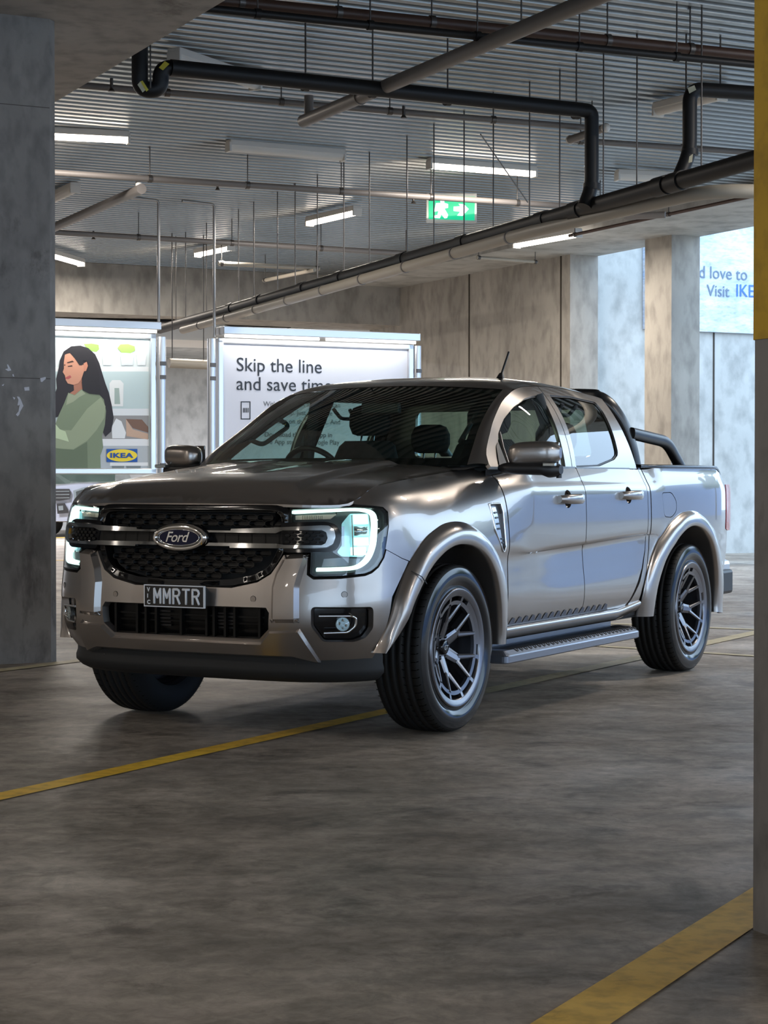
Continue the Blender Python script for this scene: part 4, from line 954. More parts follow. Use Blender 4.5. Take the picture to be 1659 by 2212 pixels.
# ---- headlights ---------------------------------------------------
HLo = [(.540, 1.070), (.698, 1.078), (.874, 1.082), (.978, 1.077), (1.020, 1.070), (1.042, 1.050), (1.034, .989), (1.021, .937), (1.012, .891), (.996, .852), (.966, .813), (.933, .792), (.903, .782), (.789, .772), (.667, .769), (.650, .781), (.652, .871), (.66, .90), (.54, .99), (.535, 1.03)]
DRL = [(.548, 1.052), (.699, 1.059), (.868, 1.065), (.938, 1.060), (.975, 1.045), (.981, 1.012), (.974, .961), (.963, .904), (.938, .853), (.904, .822), (.855, .804), (.76, .799), (.676, .797)]
for sg in (1, -1):
    hsg = lambda s, v, o, sg=sg: SK(s*sg, v, o)
    mir = lambda lp, sg=sg: lp
    f0 = lambda off: (lambda s, v, o=0., off=off, sg=sg: SK(s*sg if True else s, v, off+o))
    h = sheet('headlight', [HLo], f0(-.055), 'lampgrey', TR, .04, 0, TOV)
    # side wall of the lamp pocket
    rows = [[skin(sg*a, b, o) for o in (-.001, -.055)] for a, b in densify(HLo, .03)]
    MB().quadgrid(rows, False, closeu=True).build('lamp_wall', 'lampgrey', h)
    def strip(path_, w, off, nm, m, par, zs=1.):
        P2 = catmull(path_, 5); rows = []
        for i in range(len(P2)):
            t = P2[min(i+1, len(P2)-1)]-P2[max(i-1, 0)]; t = t/np.hypot(*t); n = np.array([-t[1], t[0]])
            rows.append([skin(sg*(P2[i][0]+n[0]*q*w), P2[i][1]+n[1]*q*w, off+(1-q*q)*.006-(.03 if abs(q) > 1.2 else 0)) for q in (-1.3, -1, -.5, 0, .5, 1, 1.3)])
        return MB().quadgrid(rows, True).build(nm, m, par)
    strip(DRL, .0068, -.014, 'daytime_light', 'drl', h)
    st = [(a+(.012 if a > .6 else 0), b) for a, b in DRL]
    # projector column
    for (z0, z1, m_, s0, s1) in ((1.0, 1.042, 'beam', .865, .945), (.948, .99, 'lampin', .865, .945), (.905, .94, 'beam', .862, .94), (.862, .897, 'beam', .845, .925)):
        mb = MB(); rows = [[skin(sg*s, z, -.03+.02*math.sin(PI*i/4)*math.sin(PI*j/4)) for j, z in enumerate(np.linspace(z0, z1, 5))] for i, s in enumerate(np.linspace(s0, s1, 5))]
        mb.quadgrid(rows, True).build('projector_lens', m_, h)
    c1 = rnd([(.800, 1.0), (.850, 1.045), (.958, 1.045), (.960, .95), (.945, .89), (.915, .853), (.80, .856), (.775, .875), (.802, .905), (.815, .95)], .01)
    sheet('reflector_bowl', [c1], f0(-.042), 'beamsoft', h, .03, .02, TOV)
    for q0, q1, z0, z1 in ((.798, .812, .90, .99), (.852, .858, .86, 1.04)):
        MB().quadgrid([[skin(sg*s, z, -.02) for z in (z0, z1)] for s in (q0, q1)], False).build('reflector_fin', 'lampin', h)
    sheet('turn_lens', [[(.56, 1.018), (.742, 1.022), (.775, 1.043), (.558, 1.037)]], f0(-.035), 'amber', h, .02, .01, TOV)
    mb = MB()
    for s in np.arange(.60, .70, .009): mb.quadgrid([[skin(sg*(s+a), z, -.026) for z in (1.021, 1.037)] for a in (0, .003)], False)
    mb.build('turn_ribs', 'chrome', h)
    sheet('lower_reflector', [[(.70, .81), (.71, .845), (.79, .85), (.90, .845), (.885, .822), (.85, .815)]], f0(-.04), 'lampin2', h, .03, .01, TOV)
    sheet('lamp_lens', [HLo], f0(.001), 'lens', h, .03, 0, TOV)
    sheet('lamp_bezel', [HLo, [(.548, 1.064), (.698, 1.071), (.874, 1.075), (.972, 1.070), (1.010, 1.060), (1.024, 1.044), (1.018, .989), (1.006, .937), (.997, .895), (.980, .855), (.955, .822), (.926, .80), (.90, .791), (.789, .780), (.672, .777), (.661, .785), (.662, .868), (.668, .905), (.552, .995), (.545, 1.03)]], f0(-.006), 'blackgloss', h, .02, .03, TOV)
# ---- front fenders ------------------------------------------------
def arc(cx, R, t0, t1, n): return [(cx+R*math.cos(math.radians(t0+(t1-t0)*i/n)), .39+R*math.sin(math.radians(t0+(t1-t0)*i/n))) for i in range(n+1)]
FT = [(.872, 1.089), (.978, 1.081), (1.026, 1.075), (1.048, 1.054), (1.040, .989), (1.026, .937), (1.014, .888), (1.051, .872), (1.115, .845), (1.171, .829)]
arcF = X2([(.43, .82)]+arc(0, .555, 46, 172, 18)+[(-.556, .47)])
top_ = [(sx(-.556), 1.2)]
def raw0(pts):
    out = []
    for a, b in zip(pts[:-1], pts[1:]):
        n = max(1, int(math.hypot(b[0]-a[0], b[1]-a[1])/.03)); out += [(a[0]+(b[0]-a[0])*k/n, a[1]+(b[1]-a[1])*k/n) for k in range(n)]
    return [(s, v_of(s, z)) for s, z in out+[pts[-1]]]
def toF(s, z):
    return (s, 11.0) if z > 5 else (s, v_of(s, z))
FP = FT+arcF+[(sx(-.556), 1.0)]
# the top edge follows the bonnet shut line
def fender_to(s, z): return TOV(s, z)
FPt = raw0(FP)+[(sx(-.556), v_of(sx(-.556), 1.15))]+[(s, 11.) for s in np.linspace(sx(-.556), .874, 34)]
TOVraw = lambda a, b: (a, b)
def sheet_raw(name, loops, m, parent, res=.03, thick=.006, off=0., mirror=False, dome=None):
    S_ = .085
    return sheet(name, [[(a, b*S_) for a, b in lp] for lp in loops], lambda s, v, o=0.: SK(s, v/S_, off+o), m, parent, res, thick, mirror=mirror, dome=dome)
def dopen(pts, d):
    out = []
    for a, b in zip(pts[:-1], pts[1:]):
        n = max(1, int(math.hypot(b[0]-a[0], b[1]-a[1])/d)); out += [(a[0]+(b[0]-a[0])*k/n, a[1]+(b[1]-a[1])*k/n) for k in range(n)]
    return out+[pts[-1]]
def raw(pts, closed=False): return [(s, v_of(s, z)) for s, z in (densify(pts, .03) if closed else dopen(pts, .03))]
ventP = X2([(-.39, 1.078), (-.50, 1.08), (-.512, 1.03), (-.515, .865), (-.50, .835), (-.478, .85), (-.40, .95)])
sheet_raw('front_fender', [FPt, raw(ventP, True)], 'paint', TR, .024, .02, mirror=True)
for sg in (1, -1):
    v_ = sheet('fender_vent', [ventP], lambda s, v, o=0., sg=sg: SK(s*sg, v, -.014+o), 'ventpaint', TR, .02, 0, TOV)
    P_ = [skin(sg*a, b, .002) for a, b in ventP]+[skin(sg*ventP[0][0], ventP[0][1], .002)]
    MB().tube(bend(P_, .01, 3), .0045, 8).build('vent_trim', 'chrome', v_)
    lv = X2([(-.412, 1.06), (-.455, 1.062), (-.48, .90), (-.488, .862), (-.478, .86), (-.42, .95)])
    sheet('vent_badge', [lv], lambda s, v, o=0., sg=sg: SK(s*sg, v, -.004+o), 'alu', v_, .02, .008, TOV)
    for x, z in ((-.438, 1.035), (-.442, 1.01), (-.447, .98), (-.452, .955), (-.478, .905), (-.482, .885)):
        MB().quadgrid([[skin(sg*sx(x+a), z+b, .0) for b in (-.0045, .0045)] for a in (-.014, .012)], False).build('vent_mark', 'lampgrey', v_)
# ---- doors --------------------------------------------------------
FDP = raw(X2([(-.566, .475), (-.60, .462), (-1.561, .462), (-1.561, 1.15)]))+[(s, 11.) for s in np.linspace(sx(-1.561), sx(-.566), 20)]+raw(X2([(-.566, 1.15), (-.566, .6)]))
def cuploop(x, z, r=.0485): return [(sx(x+.02+r*1.05*math.cos(a)), v_of(sx(x+.02), z+r*math.sin(a))) for a in [2*PI*k_/30 for k_ in range(30)]]
sheet_raw('front_door', [FDP, cuploop(-1.335, 1.094)], 'paint', TR, .03, .03, mirror=True)
fd, fdm = [o for o in TR.children if o.name.startswith('front_door')]
RDP = raw(X2([(-1.569, .462), (-2.20, .464), (-2.26, .50), (-2.36, .60), (-2.43, .68), (-2.485, .79), (-2.50, .90), (-2.502, 1.15)]))+[(s, 11.) for s in np.linspace(sx(-2.502), sx(-1.569), 20)]+raw(X2([(-1.569, 1.15), (-1.569, .6)]))
sheet_raw('rear_door', [RDP, cuploop(-2.22, 1.108)], 'paint', TR, .03, .03, mirror=True)
rd, rdm = [o for o in TR.children if o.name.startswith('rear_door')]
# cab body behind the gaps
sheet_raw('cab_side', [raw(X2([(-.50, .40), (-2.53, .40), (-2.53, .9), (-2.53, 1.15)]))+[(s, 11.) for s in np.linspace(sx(-2.53), sx(-.5), 12)]+raw(X2([(-.50, 1.15)]))], 'paintdark', TR, .08, 0, off=-.022, mirror=True)
cc = raw(X2([(-2.508, 1.15), (-2.508, .90), (-2.495, .79), (-2.45, .68), (-2.40, .60), (-2.29, .50), (-2.24, .462), (-2.40, .440), (-2.44, .56), (-2.50, .66), (-2.538, .79), (-2.548, .9), (-2.548, 1.15)]))+[(sx(-2.548), 11.), (sx(-2.508), 11.)]
sheet_raw('cab_corner', [cc], 'paint', TR, .03, .02, mirror=True)
# sill and ribbed protector
for sg in (1, -1):
    rows = []
    for x in np.linspace(-.46, -2.42, 24):
        e_ = .03*max(0, (-2.1-x)/.3)
        rows.append([(x, sg*y, z+e_) for y, z in ((.88, .462), (.925, .460), (.938, .448), (.938, .436), (.928, .42), (.915, .405), (.90, .392), (.86, .385))])
    MB().quadgrid(rows, True).build('sill', 'paint', TR)
    mb = MB(); rows = []
    for i in range(16*8+1):
        x = -.62-i*.083/8; t = (i % 8)/8; zt = .470+(.030*min(1, math.sin(PI*min(t/.78, 1))*1.5) if t < .78 else 0)
        rows.append([Vector(skin(sg*sx(x), z_, .003)) for z_ in (.464, .468, zt)])
    mb.quadgrid(rows, True)
    mb.build('sill_protector', 'protect', fd if sg > 0 else fdm)
def handle(x, z, sg, par):
    c = Vector(skin(sg*sx(x), z, 0)); h = MB()
    rows = []
    for i in range(13):
        t = i/12; xx = x+.155-.31*t; lift = .045*math.sin(PI*min(1, max(0, (t*1.04))))**.5 if 0 < t < 1 else 0
        cc_ = Vector(skin(sg*sx(xx), z, 0)); cy = cc_.y+sg*(.008+lift*.85)
        rows.append([(xx, cy+sg*.016*math.cos(a), z+.028*math.sin(a)*(1-.25*abs(2*t-1)**3)) for a in [2*PI*k_/10 for k_ in range(10)]])
    h.quadgrid(rows, True, closev=True); h.poly(rows[0][::-1]); h.poly(rows[-1]); ho = h.build('door_handle', 'paint', par)
    rows = []
    for i in range(7):
        r = .049*math.sin(PI/2*i/6); rows.append([Vector(skin(sg*sx(x+.02+r*1.05*math.cos(a)), z+r*math.sin(a), -.022*(1-(i/6)**2)-.001)) for a in [2*PI*k_/28 for k_ in range(28)]])
    MB().quadgrid(rows, True, closev=True).build('handle_cup', 'cup', ho)
for sg, a, b in ((1, fd, rd), (-1, fdm, rdm)):
    handle(-1.335, 1.094, sg, a); handle(-2.22, 1.108, sg, b)
# ---- bed ----------------------------------------------------------
Ro_r = [(0, .80), (15, .82), (25, .78), (35, .74), (45, .695), (60, .655), (80, .62), (95, .61), (115, .608), (140, .625), (155, .65), (170, .66), (182, .66)]
def rpol(tab, a): return float(np.interp(a, [t for t, _ in tab], [r for _, r in tab]))
arcR = [(-3.27+(rpol(Ro_r, t)-.05)*math.cos(math.radians(t)), .39+(rpol(Ro_r, t)-.05)*math.sin(math.radians(t))) for t in range(12, 172, 8)]
fuelP = X2(rnd([(-2.735, 1.12), (-2.90, 1.121), (-2.985, 1.07), (-2.985, 1.003), (-2.90, .966), (-2.775, .972)], .03))
BS = raw(X2([(-2.562, 1.15), (-2.562, .9), (-2.55, .79), (-2.51, .66), (-2.47, .56)]+arcR+[(-3.92, .52), (-4.02, .60), (-4.10, .74), (-4.10, .86), (-4.052, .87), (-4.048, 1.165)]))+raw([(sx(-4.04), 1.19)])+[(s, 11.) for s in np.linspace(sx(-3.90), sx(-2.562), 20)]
sheet_raw('bed_side', [BS, raw(fuelP, True)], 'paint', TR, .03, .02, mirror=True)
fuelI = X2(rnd([(-2.739, 1.116), (-2.898, 1.117), (-2.981, 1.068), (-2.981, 1.005), (-2.898, .970), (-2.779, .976)], .03))
sheet('fuel_door', [fuelI], lambda s, v, o=0.: SK(s, v, -.001+o), 'paint', TR, .03, .01, TOV, mirror=False)
sheet('fuel_door_gap', [fuelP], lambda s, v, o=0.: SK(s, v, -.012+o), 'paintdark', TR, .05, 0, TOV, mirror=True)
# tail lamp, tailgate, rear bumper
TLp = X2([(-4.056, 1.165), (-4.058, .872), (-4.105, .86)])+[(sx(-4.05)+.17, .86), (sx(-4.05)+.17, 1.165)]
sheet('tail_light', [TLp], lambda s, v, o=0.: SK(s, v, .004+o), 'red', TR, .03, .02, TOV, mirror=True)
mb = MB(); mb.abox((-4.22, -.80, .62), (-4.14, .80, 1.262), .02); mb.build('tailgate', 'paint', TR)
rb = MB(); rb.abox((-4.30, -.86, .50), (-4.08, .86, .66), .03); rb.build('rear_bumper', 'alu', TR); 
for sg in (1, -1): MB().abox((-4.2, sg*.86-.05, .44), (-3.95, sg*.86+.05, .60), .02).build('bumper_end', 'black', TR)
# bed rails, floor and inner walls
for sg in (1, -1):
    rows = []
    for x in np.linspace(-2.566, -4.00, 30):
        p = skin(sx(x), 1.278); f = max(0, (-3.86-x)/.14); z = 1.278-.05*f*f
        rows.append([(x, sg*(p[1]+.004), z-.012), (x, sg*(p[1]+.007), z), (x, sg*(p[1]+.002), z+.009), (x, sg*(p[1]-.05), z+.011), (x, sg*(p[1]-.09), z+.006), (x, sg*(p[1]-.09), z-.05)])
    MB().quadgrid(rows, True).build('bed_rail', 'railtop', TR)
    MB().abox((-4.15, sg*.76-.01, .62), (-2.58, sg*.76+.01, 1.27)).build('bed_wall', 'black', TR)
MB().abox((-4.15, -.76, .66), (-2.58, .76, .70)).build('bed_floor', 'black', TR); MB().abox((-2.60, -.86, .62), (-2.57, .86, 1.27)).build('bed_headboard', 'paint', TR)
# ---- flares -------------------------------------------------------
def flare(cx, RO, RI, yl, sg, t0, t1, nm):
    rows = []
    for i in range(57):
        t = t0+(t1-t0)*i/56; ro = rpol(RO, t); ri = rpol(RI, t); c, s_ = math.cos(math.radians(t)), math.sin(math.radians(t)); r = []
        y1 = rpol(yl, t); xo, zo = cx+ro*c, .39+ro*s_; p = skin(sx(xo), zo, 0); yo = p[1]
        for f, g_ in ((0, -.004), (0, .006), (.03, .15), (.10, .42), (.25, .74), (.45, .92), (.70, 1.), (.94, .98), (1., .90), (1.0, .3), (1.0, -.8)):
            rr = ro+(ri-ro)*f; y = yo+(y1-yo)*g_ if g_ > 0.01 else yo+g_
            if f == 1.0 and g_ < .5: y = y1-.035 if g_ > 0 else y1-.30
            r.append((cx+rr*c, sg*y, .39+rr*s_))
        rows.append(r)
    return MB().quadgrid(rows, True).build(nm, 'paint', TR)
ROF = [(-2, .655), (0, .652), (18, .632), (25, .640), (43, .645), (54, .640), (69, .62), (84, .612), (98, .607), (111, .600), (123, .598), (138, .605), (150, .597), (165, .560), (180, .56)]
RIF = [(-2, .652), (3, .648), (8, .605), (14, .575), (22, .563), (30, .555), (45, .545), (60, .528), (90, .50), (110, .492), (135, .478), (150, .458), (165, .447), (180, .445)]
YF = [(0, .90), (8, .935), (20, .975), (40, .995), (60, 1.0), (120, 1.0), (150, .985), (180, .968)]
RIR = [(0, .70), (14, .68), (30, .64), (45, .585), (66, .55), (90, .514), (110, .493), (135, .475), (155, .455), (175, .44), (185, .44)]
YR = [(0, .965), (30, .985), (60, 1.0), (120, 1.0), (150, .985), (180, .968)]
for sg in (1, -1):
    fl = flare(0, ROF, RIF, YF, sg, 3, 181, 'wheel_flare'); flare(-3.27, Ro_r, RIR, YR, sg, 0, 186, 'wheel_flare')
    a = math.radians(38); p0 = [(.545*math.cos(a), sg*1.002, .39+.545*math.sin(a)), (.60*math.cos(a), sg*1.0015, .39+.60*math.sin(a)), (.645*math.cos(a), sg*.965, .39+.645*math.sin(a))]
    MB().tube(p0, .0025, 6).build('flare_joint', 'black', fl)
    for cx in (0, -3.27):                                  # wheel-arch liner
        rows = []
        for t in range(14, 170, 6):
            c, s_ = math.cos(math.radians(t)), math.sin(math.radians(t)); R_ = .53 if cx == 0 else .60
            rows.append([(cx+R_*c, sg*y, .39+R_*.93*s_) for y in (.93, .8, .62, .45)])
        mb = MB().quadgrid(rows, True); mb.poly([(cx+.60*math.cos(math.radians(t)), sg*.48, .39+.55*math.sin(math.radians(t))) for t in range(14, 170, 12)]); mb.build('arch_liner', 'liner', TR)
# ---- bonnet -------------------------------------------------------
HB = [skin_sv(s, 11., 0) for s in np.linspace(0, sx(-.42), 90)]
HBx = np.array([p[0] for p in HB]); HBy = np.array([p[1] for p in HB]); HBz = np.array([p[2] for p in HB])
def sm(a, b, x): t = min(max((x-a)/(b-a), 0), 1); return t*t*(3-2*t)
def Hf(x, y, off=0.):
    ay = abs(y); d2 = (HBx-x)**2+(HBy-ay)**2; i = int(d2.argmin())
    j = i+1 if (i+1 < len(HB) and (i == 0 or d2[i+1] < d2[i-1])) else max(i-1, 0)
    d = np.array([HBx[j]-HBx[i], HBy[j]-HBy[i]]); L2 = (d**2).sum(); t = min(max(((x-HBx[i])*d[0]+(ay-HBy[i])*d[1])/L2, 0), 1) if L2 > 0 else 0
    qx, qy, ze = HBx[i]+d[0]*t, HBy[i]+d[1]*t, HBz[i]+(HBz[j]-HBz[i])*t; e = math.hypot(x-qx, ay-qy)
    zt = float(np.interp(x, [-.45, -.3, -.1, .1, .3, .5, .65, .75, .85, .95], [1.290, 1.287, 1.275, 1.257, 1.237, 1.213, 1.192, 1.176, 1.152, 1.12]))
    dome = .020*(1-sm(.455, .50, ay-.05*(x)))-.010*(1-sm(.10, .22, ay))*sm(.7, .2, x)*(1 if True else 0)
    zt = zt-.03*(ay/.75)**2.2+dome*sm(.86, .70, x)
    zz = ze+(max(zt-ze, .004))*(1-math.exp(-(e/.042)**.95)) if e > 1e-6 else ze
    return np.array([x, y, zz+off])
hb = [(p[0], p[1]) for p in HB]
rear = [(-.40, .74), (-.33, .62), (-.22, .40), (-.19, .2), (-.18, 0)]
hp = [(x-.0, y) for x, y in hb[::2]]
hood_loop = hp+rear+[(x, -y) for x, y in (hp+rear)[::-1][1:-1]]
sheet('hood', [hood_loop], Hf, 'paint', TR, .024, .012, ref=up)
# dark plenum below windscreen
MB().quadgrid([[(-.17-.27*(u*u), u*.76, 1.262), (-.32-.27*u*u, u*.76, 1.262)] for u in np.linspace(-1, 1, 24)], True).build('cowl', 'black', TR)
for y0, y1 in ((.62, .05), (-.02, -.58)):
    pts = [(-.30-.25*(y0/.75)**2, y0, 1.285), (-.33-.20*((y0+y1)/1.5)**2, (y0+y1)/2, 1.300), (-.31-.22*(y1/.75)**2, y1, 1.296)]
    MB().tube(pts, .007, 6).build('wiper', 'black', TR)
# engine bay / body core that blocks light
MB().abox((-.45, -.70, .45), (.72, .70, 1.05)).build('engine_bay', 'liner', TR)
MB().abox((-2.52, -.88, .40), (-.45, .88, .50)).build('cab_floor', 'liner', TR)
MB().abox((-4.0, -.45, .36), (.60, .45, .52)).build('chassis', 'liner', TR)
# ---- windscreen, roof, cab sides ----------------------------------
WE = np.array([(-.425, .785, 1.272), (-.575, .748, 1.380), (-.705, .713, 1.461), (-.852, .684, 1.545), (-.982, .663, 1.609), (-1.136, .644, 1.676)])
WEw = np.array([0, .27, .465, .675, .8375, 1.])
WEc = catmull(WE, 8); WEcw = catmull([(w,) for w in WEw], 8)[:, 0]
def WS(u, w, off=0.):
    e = np.array([np.interp(w, WEcw, WEc[:, k_]) for k_ in range(3)])
    c = np.array([-.19-.84*w, 0, 1.272+.430*w])+np.array([.46, 0, .88])*.034*math.sin(PI*w)
    q = abs(u)**2.1; return np.array([c[0]+(e[0]-c[0])*q, e[1]*u, c[2]+(e[2]-c[2])*q])+np.array([.46, 0, .88])*off
wsr = lambda p: np.array([.5, 0, 1.])
def uv(a, b): return (a, b)
ug = np.linspace(-1, 1, 41); wg = np.linspace(0, 1, 17)
MB().quadgrid([[WS(u, w) for w in wg] for u in ug], True).build('windscreen', 'glass', TR)
wsb = sheet('windscreen_border', [[(-1, 0), (1, 0), (1, 1), (-1, 1)], rnd([(-.945, .075), (.945, .075), (.955, .94), (-.955, .94)], .05)], lambda u, w, o=0.: WS(u, w, -.004+o), 'blackgloss', TR, .08, 0, ref=wsr)
mb = MB(); mb.quadgrid([[WS(.04*a, w, -.012) for w in (.86, .97)] for a in (-2, -1, 0, 1, 2)], True); mb.build('mirror_mount', 'black', TR)
c = Vector(WS(0, .86, -.07)); MB().box(c+Vector((-.03, 0, -.01)), (1, 0, 0), (0, 1, 0), (0, 0, 1), .015, .12, .035, .012).build('interior_mirror', 'black', TR)
# outer frame line of the cab on the side surface
FR = [(-.501, 1.272), (-.541, 1.33), (-.603, 1.375), (-.70, 1.436), (-.765, 1.478), (-.945, 1.590), (-1.035, 1.632), (-1.141, 1.668), (-1.239, 1.689), (-1.331, 1.701), (-1.481, 1.710), (-1.647, 1.715), (-2.021, 1.711), (-2.30, 1.694), (-2.45, 1.678)]
FRc = catmull(FR, 6); FRx = -FRc[:, 0]
def frz(x): return float(np.interp(-x, FRx, FRc[:, 1]))
def fr_at(w): i = w*42; k_ = min(int(i), 41); f = i-k_; q = FRc[k_]*(1-f)+FRc[k_+1]*f; return green(q[0], q[1])
for sg in (1, -1):
    rows = []
    for w in np.linspace(0, 1, 25):
        a = WS(1, w); b_ = fr_at(w); r = []
        for k_ in range(9):
            t = k_/8; p = a+(b_-a)*t+np.array([.25, .35, .6])*(.010*math.sin(PI*t)); r.append((p[0], sg*p[1], p[2]))
        rows.append(r)
    MB().quadgrid(rows, True).build('windscreen_pillar', 'paint', TR)
def roofz(x): return float(np.interp(x, [-2.45, -2.3, -2.0, -1.7, -1.45, -1.25, -1.12, -1.03], [1.715, 1.733, 1.760, 1.776, 1.772, 1.752, 1.727, 1.704]))
rows = []
for x in list(np.linspace(-1.03, -1.12, 5))+list(np.linspace(-1.20, -2.45, 30)):
    ye2 = gy(x, frz(x)); r = []
    for k_ in range(33):
        u = -1+k_/16
        yy = u*ye2; zc = roofz(x); ze = frz(x)
        z_ = ze+(zc-ze)*max(0, 1-abs(u)**3.2)**.62
        r.append((x, yy, z_))
    rows.append(r)
# front edge follows the windscreen top
front = []
for k_ in range(33):
    u = -1+k_/16
    if abs(u) <= .94: p = WS(u/.94, 1.); front.append((p[0], p[1], p[2]+.002))
    else: 
        t = (abs(u)-.94)/.06; a = WS(1, 1.); b_ = fr_at(1.); p = a+(b_-a)*t+np.array([.25, .35, .6])*(.010*math.sin(PI*t)); front.append((p[0], p[1]*(1 if u > 0 else -1), p[2]))
rows = [front]+[r for r in rows if r[0][0] < -1.18]
rows = rows[:1]+[[tuple(.5*(np.array(rows[0][i])+np.array(rows[1][i]))+np.array([0, 0, .006])) for i in range(33)]]+rows[1:]
MB().quadgrid(rows, True).build('roof', 'paint', TR)
# roof rear lip down to the back window
rr = rows[-1]
MB().quadgrid([rr, [(x-.05, y*.99, z-.02) for x, y, z in rr], [(x-.07, y*.98, z-.07) for x, y, z in rr]], True).build('roof_lip', 'paint', TR)
wF = rnd([(-.672, 1.282), (-.745, 1.385), (-.80, 1.437), (-.920, 1.514), (-1.066, 1.582), (-1.227, 1.630), (-1.36, 1.650), (-1.468, 1.659), (-1.484, 1.645), (-1.452, 1.538), (-1.434, 1.415), (-1.428, 1.265), (-.69, 1.265)], .012)
wR = rnd([(-1.622, 1.666), (-1.95, 1.670), (-2.285, 1.650), (-2.300, 1.60), (-2.270, 1.36), (-2.253, 1.337), (-2.191, 1.312), (-1.93, 1.272), (-1.578, 1.264)], .014)
def GS(x, z, o=0.): return green(x, z, o)
topF = [(x, frz(x)-.002) for x in np.linspace(-1.552, -.505, 34)]
FF_ = [(-.505, 1.262), (-1.516, 1.262), (-1.530, 1.50), (-1.552, frz(-1.552)-.002)]+topF[1:]
for par, sgn in ((fd, 1), (fdm, -1)):
    f_ = lambda x, z, o=0., s=sgn: green(x, z, o)*np.array([1, s, 1])
    rf = lambda p, s=sgn: np.array([0, s, .2])
    sheet('window_frame', [FF_, wF], f_, 'paint', par, .03, .022, ref=rf, ares=.02)
    sheet('window_glass', [wF], lambda x, z, o=0., s=sgn: green(x, z, -.012+o)*np.array([1, s, 1]), 'glassdark', par, .06, 0, ref=rf)
    wFi = [(x*.985-.016, 1.445+(z-1.445)*.955) for x, z in wF]
    sheet('window_seal', [wF, wFi], lambda x, z, o=0., s=sgn: green(x, z, -.008+o)*np.array([1, s, 1]), 'black', par, .03, 0, ref=rf, ares=.02)
    MB().tube([f_(-.735, 1.270, -.004), f_(-.78, 1.36, -.004), f_(-.82, 1.44, -.004)], .009, 8).build('quarter_bar', 'paint', par)
    MB().quadgrid([[f_(x, z, .003) for z in (1.252, 1.268)] for x in np.linspace(-.60, -1.555, 14)], True).build('belt_trim', 'belt', par)
    # mirror sail
    MB().poly([f_(-.60, 1.262, .004), f_(-.70, 1.262, .004), f_(-.745, 1.39, .004), f_(-.70, 1.37, .004)]).build('mirror_sail', 'black', par)
rq = [(-1.524, 1.262), (-2.53, 1.262), (-2.50, 1.34), (-2.465, 1.45), (-2.445, 1.56), (-2.44, 1.64), (-2.44, frz(-2.44)-.004)]+[(x, frz(x)-.002) for x in np.linspace(-2.40, -1.560, 18)]+[(-1.538, 1.50)]
for par, sgn in ((rd, 1), (rdm, -1)):
    f_ = lambda x, z, o=0., s=sgn: green(x, z, o)*np.array([1, s, 1])
    rf = lambda p, s=sgn: np.array([0, s, .2])
    sheet('window_frame', [rq, wR], f_, 'paint', par, .03, .022, ref=rf, ares=.02)
    sheet('window_glass', [wR], lambda x, z, o=0., s=sgn: green(x, z, -.012+o)*np.array([1, s, 1]), 'glassdark', par, .06, 0, ref=rf)
    cx_, cz_ = -1.94, 1.46
    sheet('window_seal', [wR, [(cx_+(x-cx_)*.972, cz_+(z-cz_)*.95) for x, z in wR]], lambda x, z, o=0., s=sgn: green(x, z, -.008+o)*np.array([1, s, 1]), 'black', par, .03, 0, ref=rf, ares=.02)
    MB().quadgrid([[f_(x, z, .003) for z in (1.252, 1.266)] for x in np.linspace(-1.57, -2.40, 14)], True).build('belt_trim', 'belt', par)
    mb = MB(); mb.quadgrid([[f_(x, z, -.03) for z in (1.25, 1.70)] for x in (-1.47, -1.60)], True); mb.build('door_pillar', 'liner', par)
# cab back
rp = []
for y in np.linspace(-.80, .80, 17): pass
bk = lambda y, z, o=0.: np.array([-2.545+.09*max(0, (z-1.27)/.41)**.8-o, y, z])
hw = lambda z: gy(-2.45, z)-.012
outl = [(hw(1.2), 1.15), (hw(1.3), 1.3), (hw(1.45), 1.45), (hw(1.6), 1.6), (hw(1.66)-.02, 1.66), (.45, 1.70), (-.45, 1.70), (-hw(1.66)+.02, 1.66), (-hw(1.6), 1.6), (-hw(1.45), 1.45), (-hw(1.3), 1.3), (-hw(1.2), 1.15)]
bwin = rnd([(.60, 1.34), (.56, 1.62), (-.56, 1.62), (-.60, 1.34)], .04)
sheet('cab_back', [outl, bwin], bk, 'paint', TR, .05, .03, ref=lambda p: np.array([-1., 0, 0]))
sheet('rear_window', [bwin], lambda y, z, o=0.: bk(y, z, -.01+o), 'glassdark', TR, .2, 0, ref=lambda p: np.array([-1., 0, 0]))
# interior
r2 = [[(x, y*.97, z-.045) for x, y, z in r] for r in rows[1:]]
MB().quadgrid(r2, True).build('headliner', 'headliner', TR)
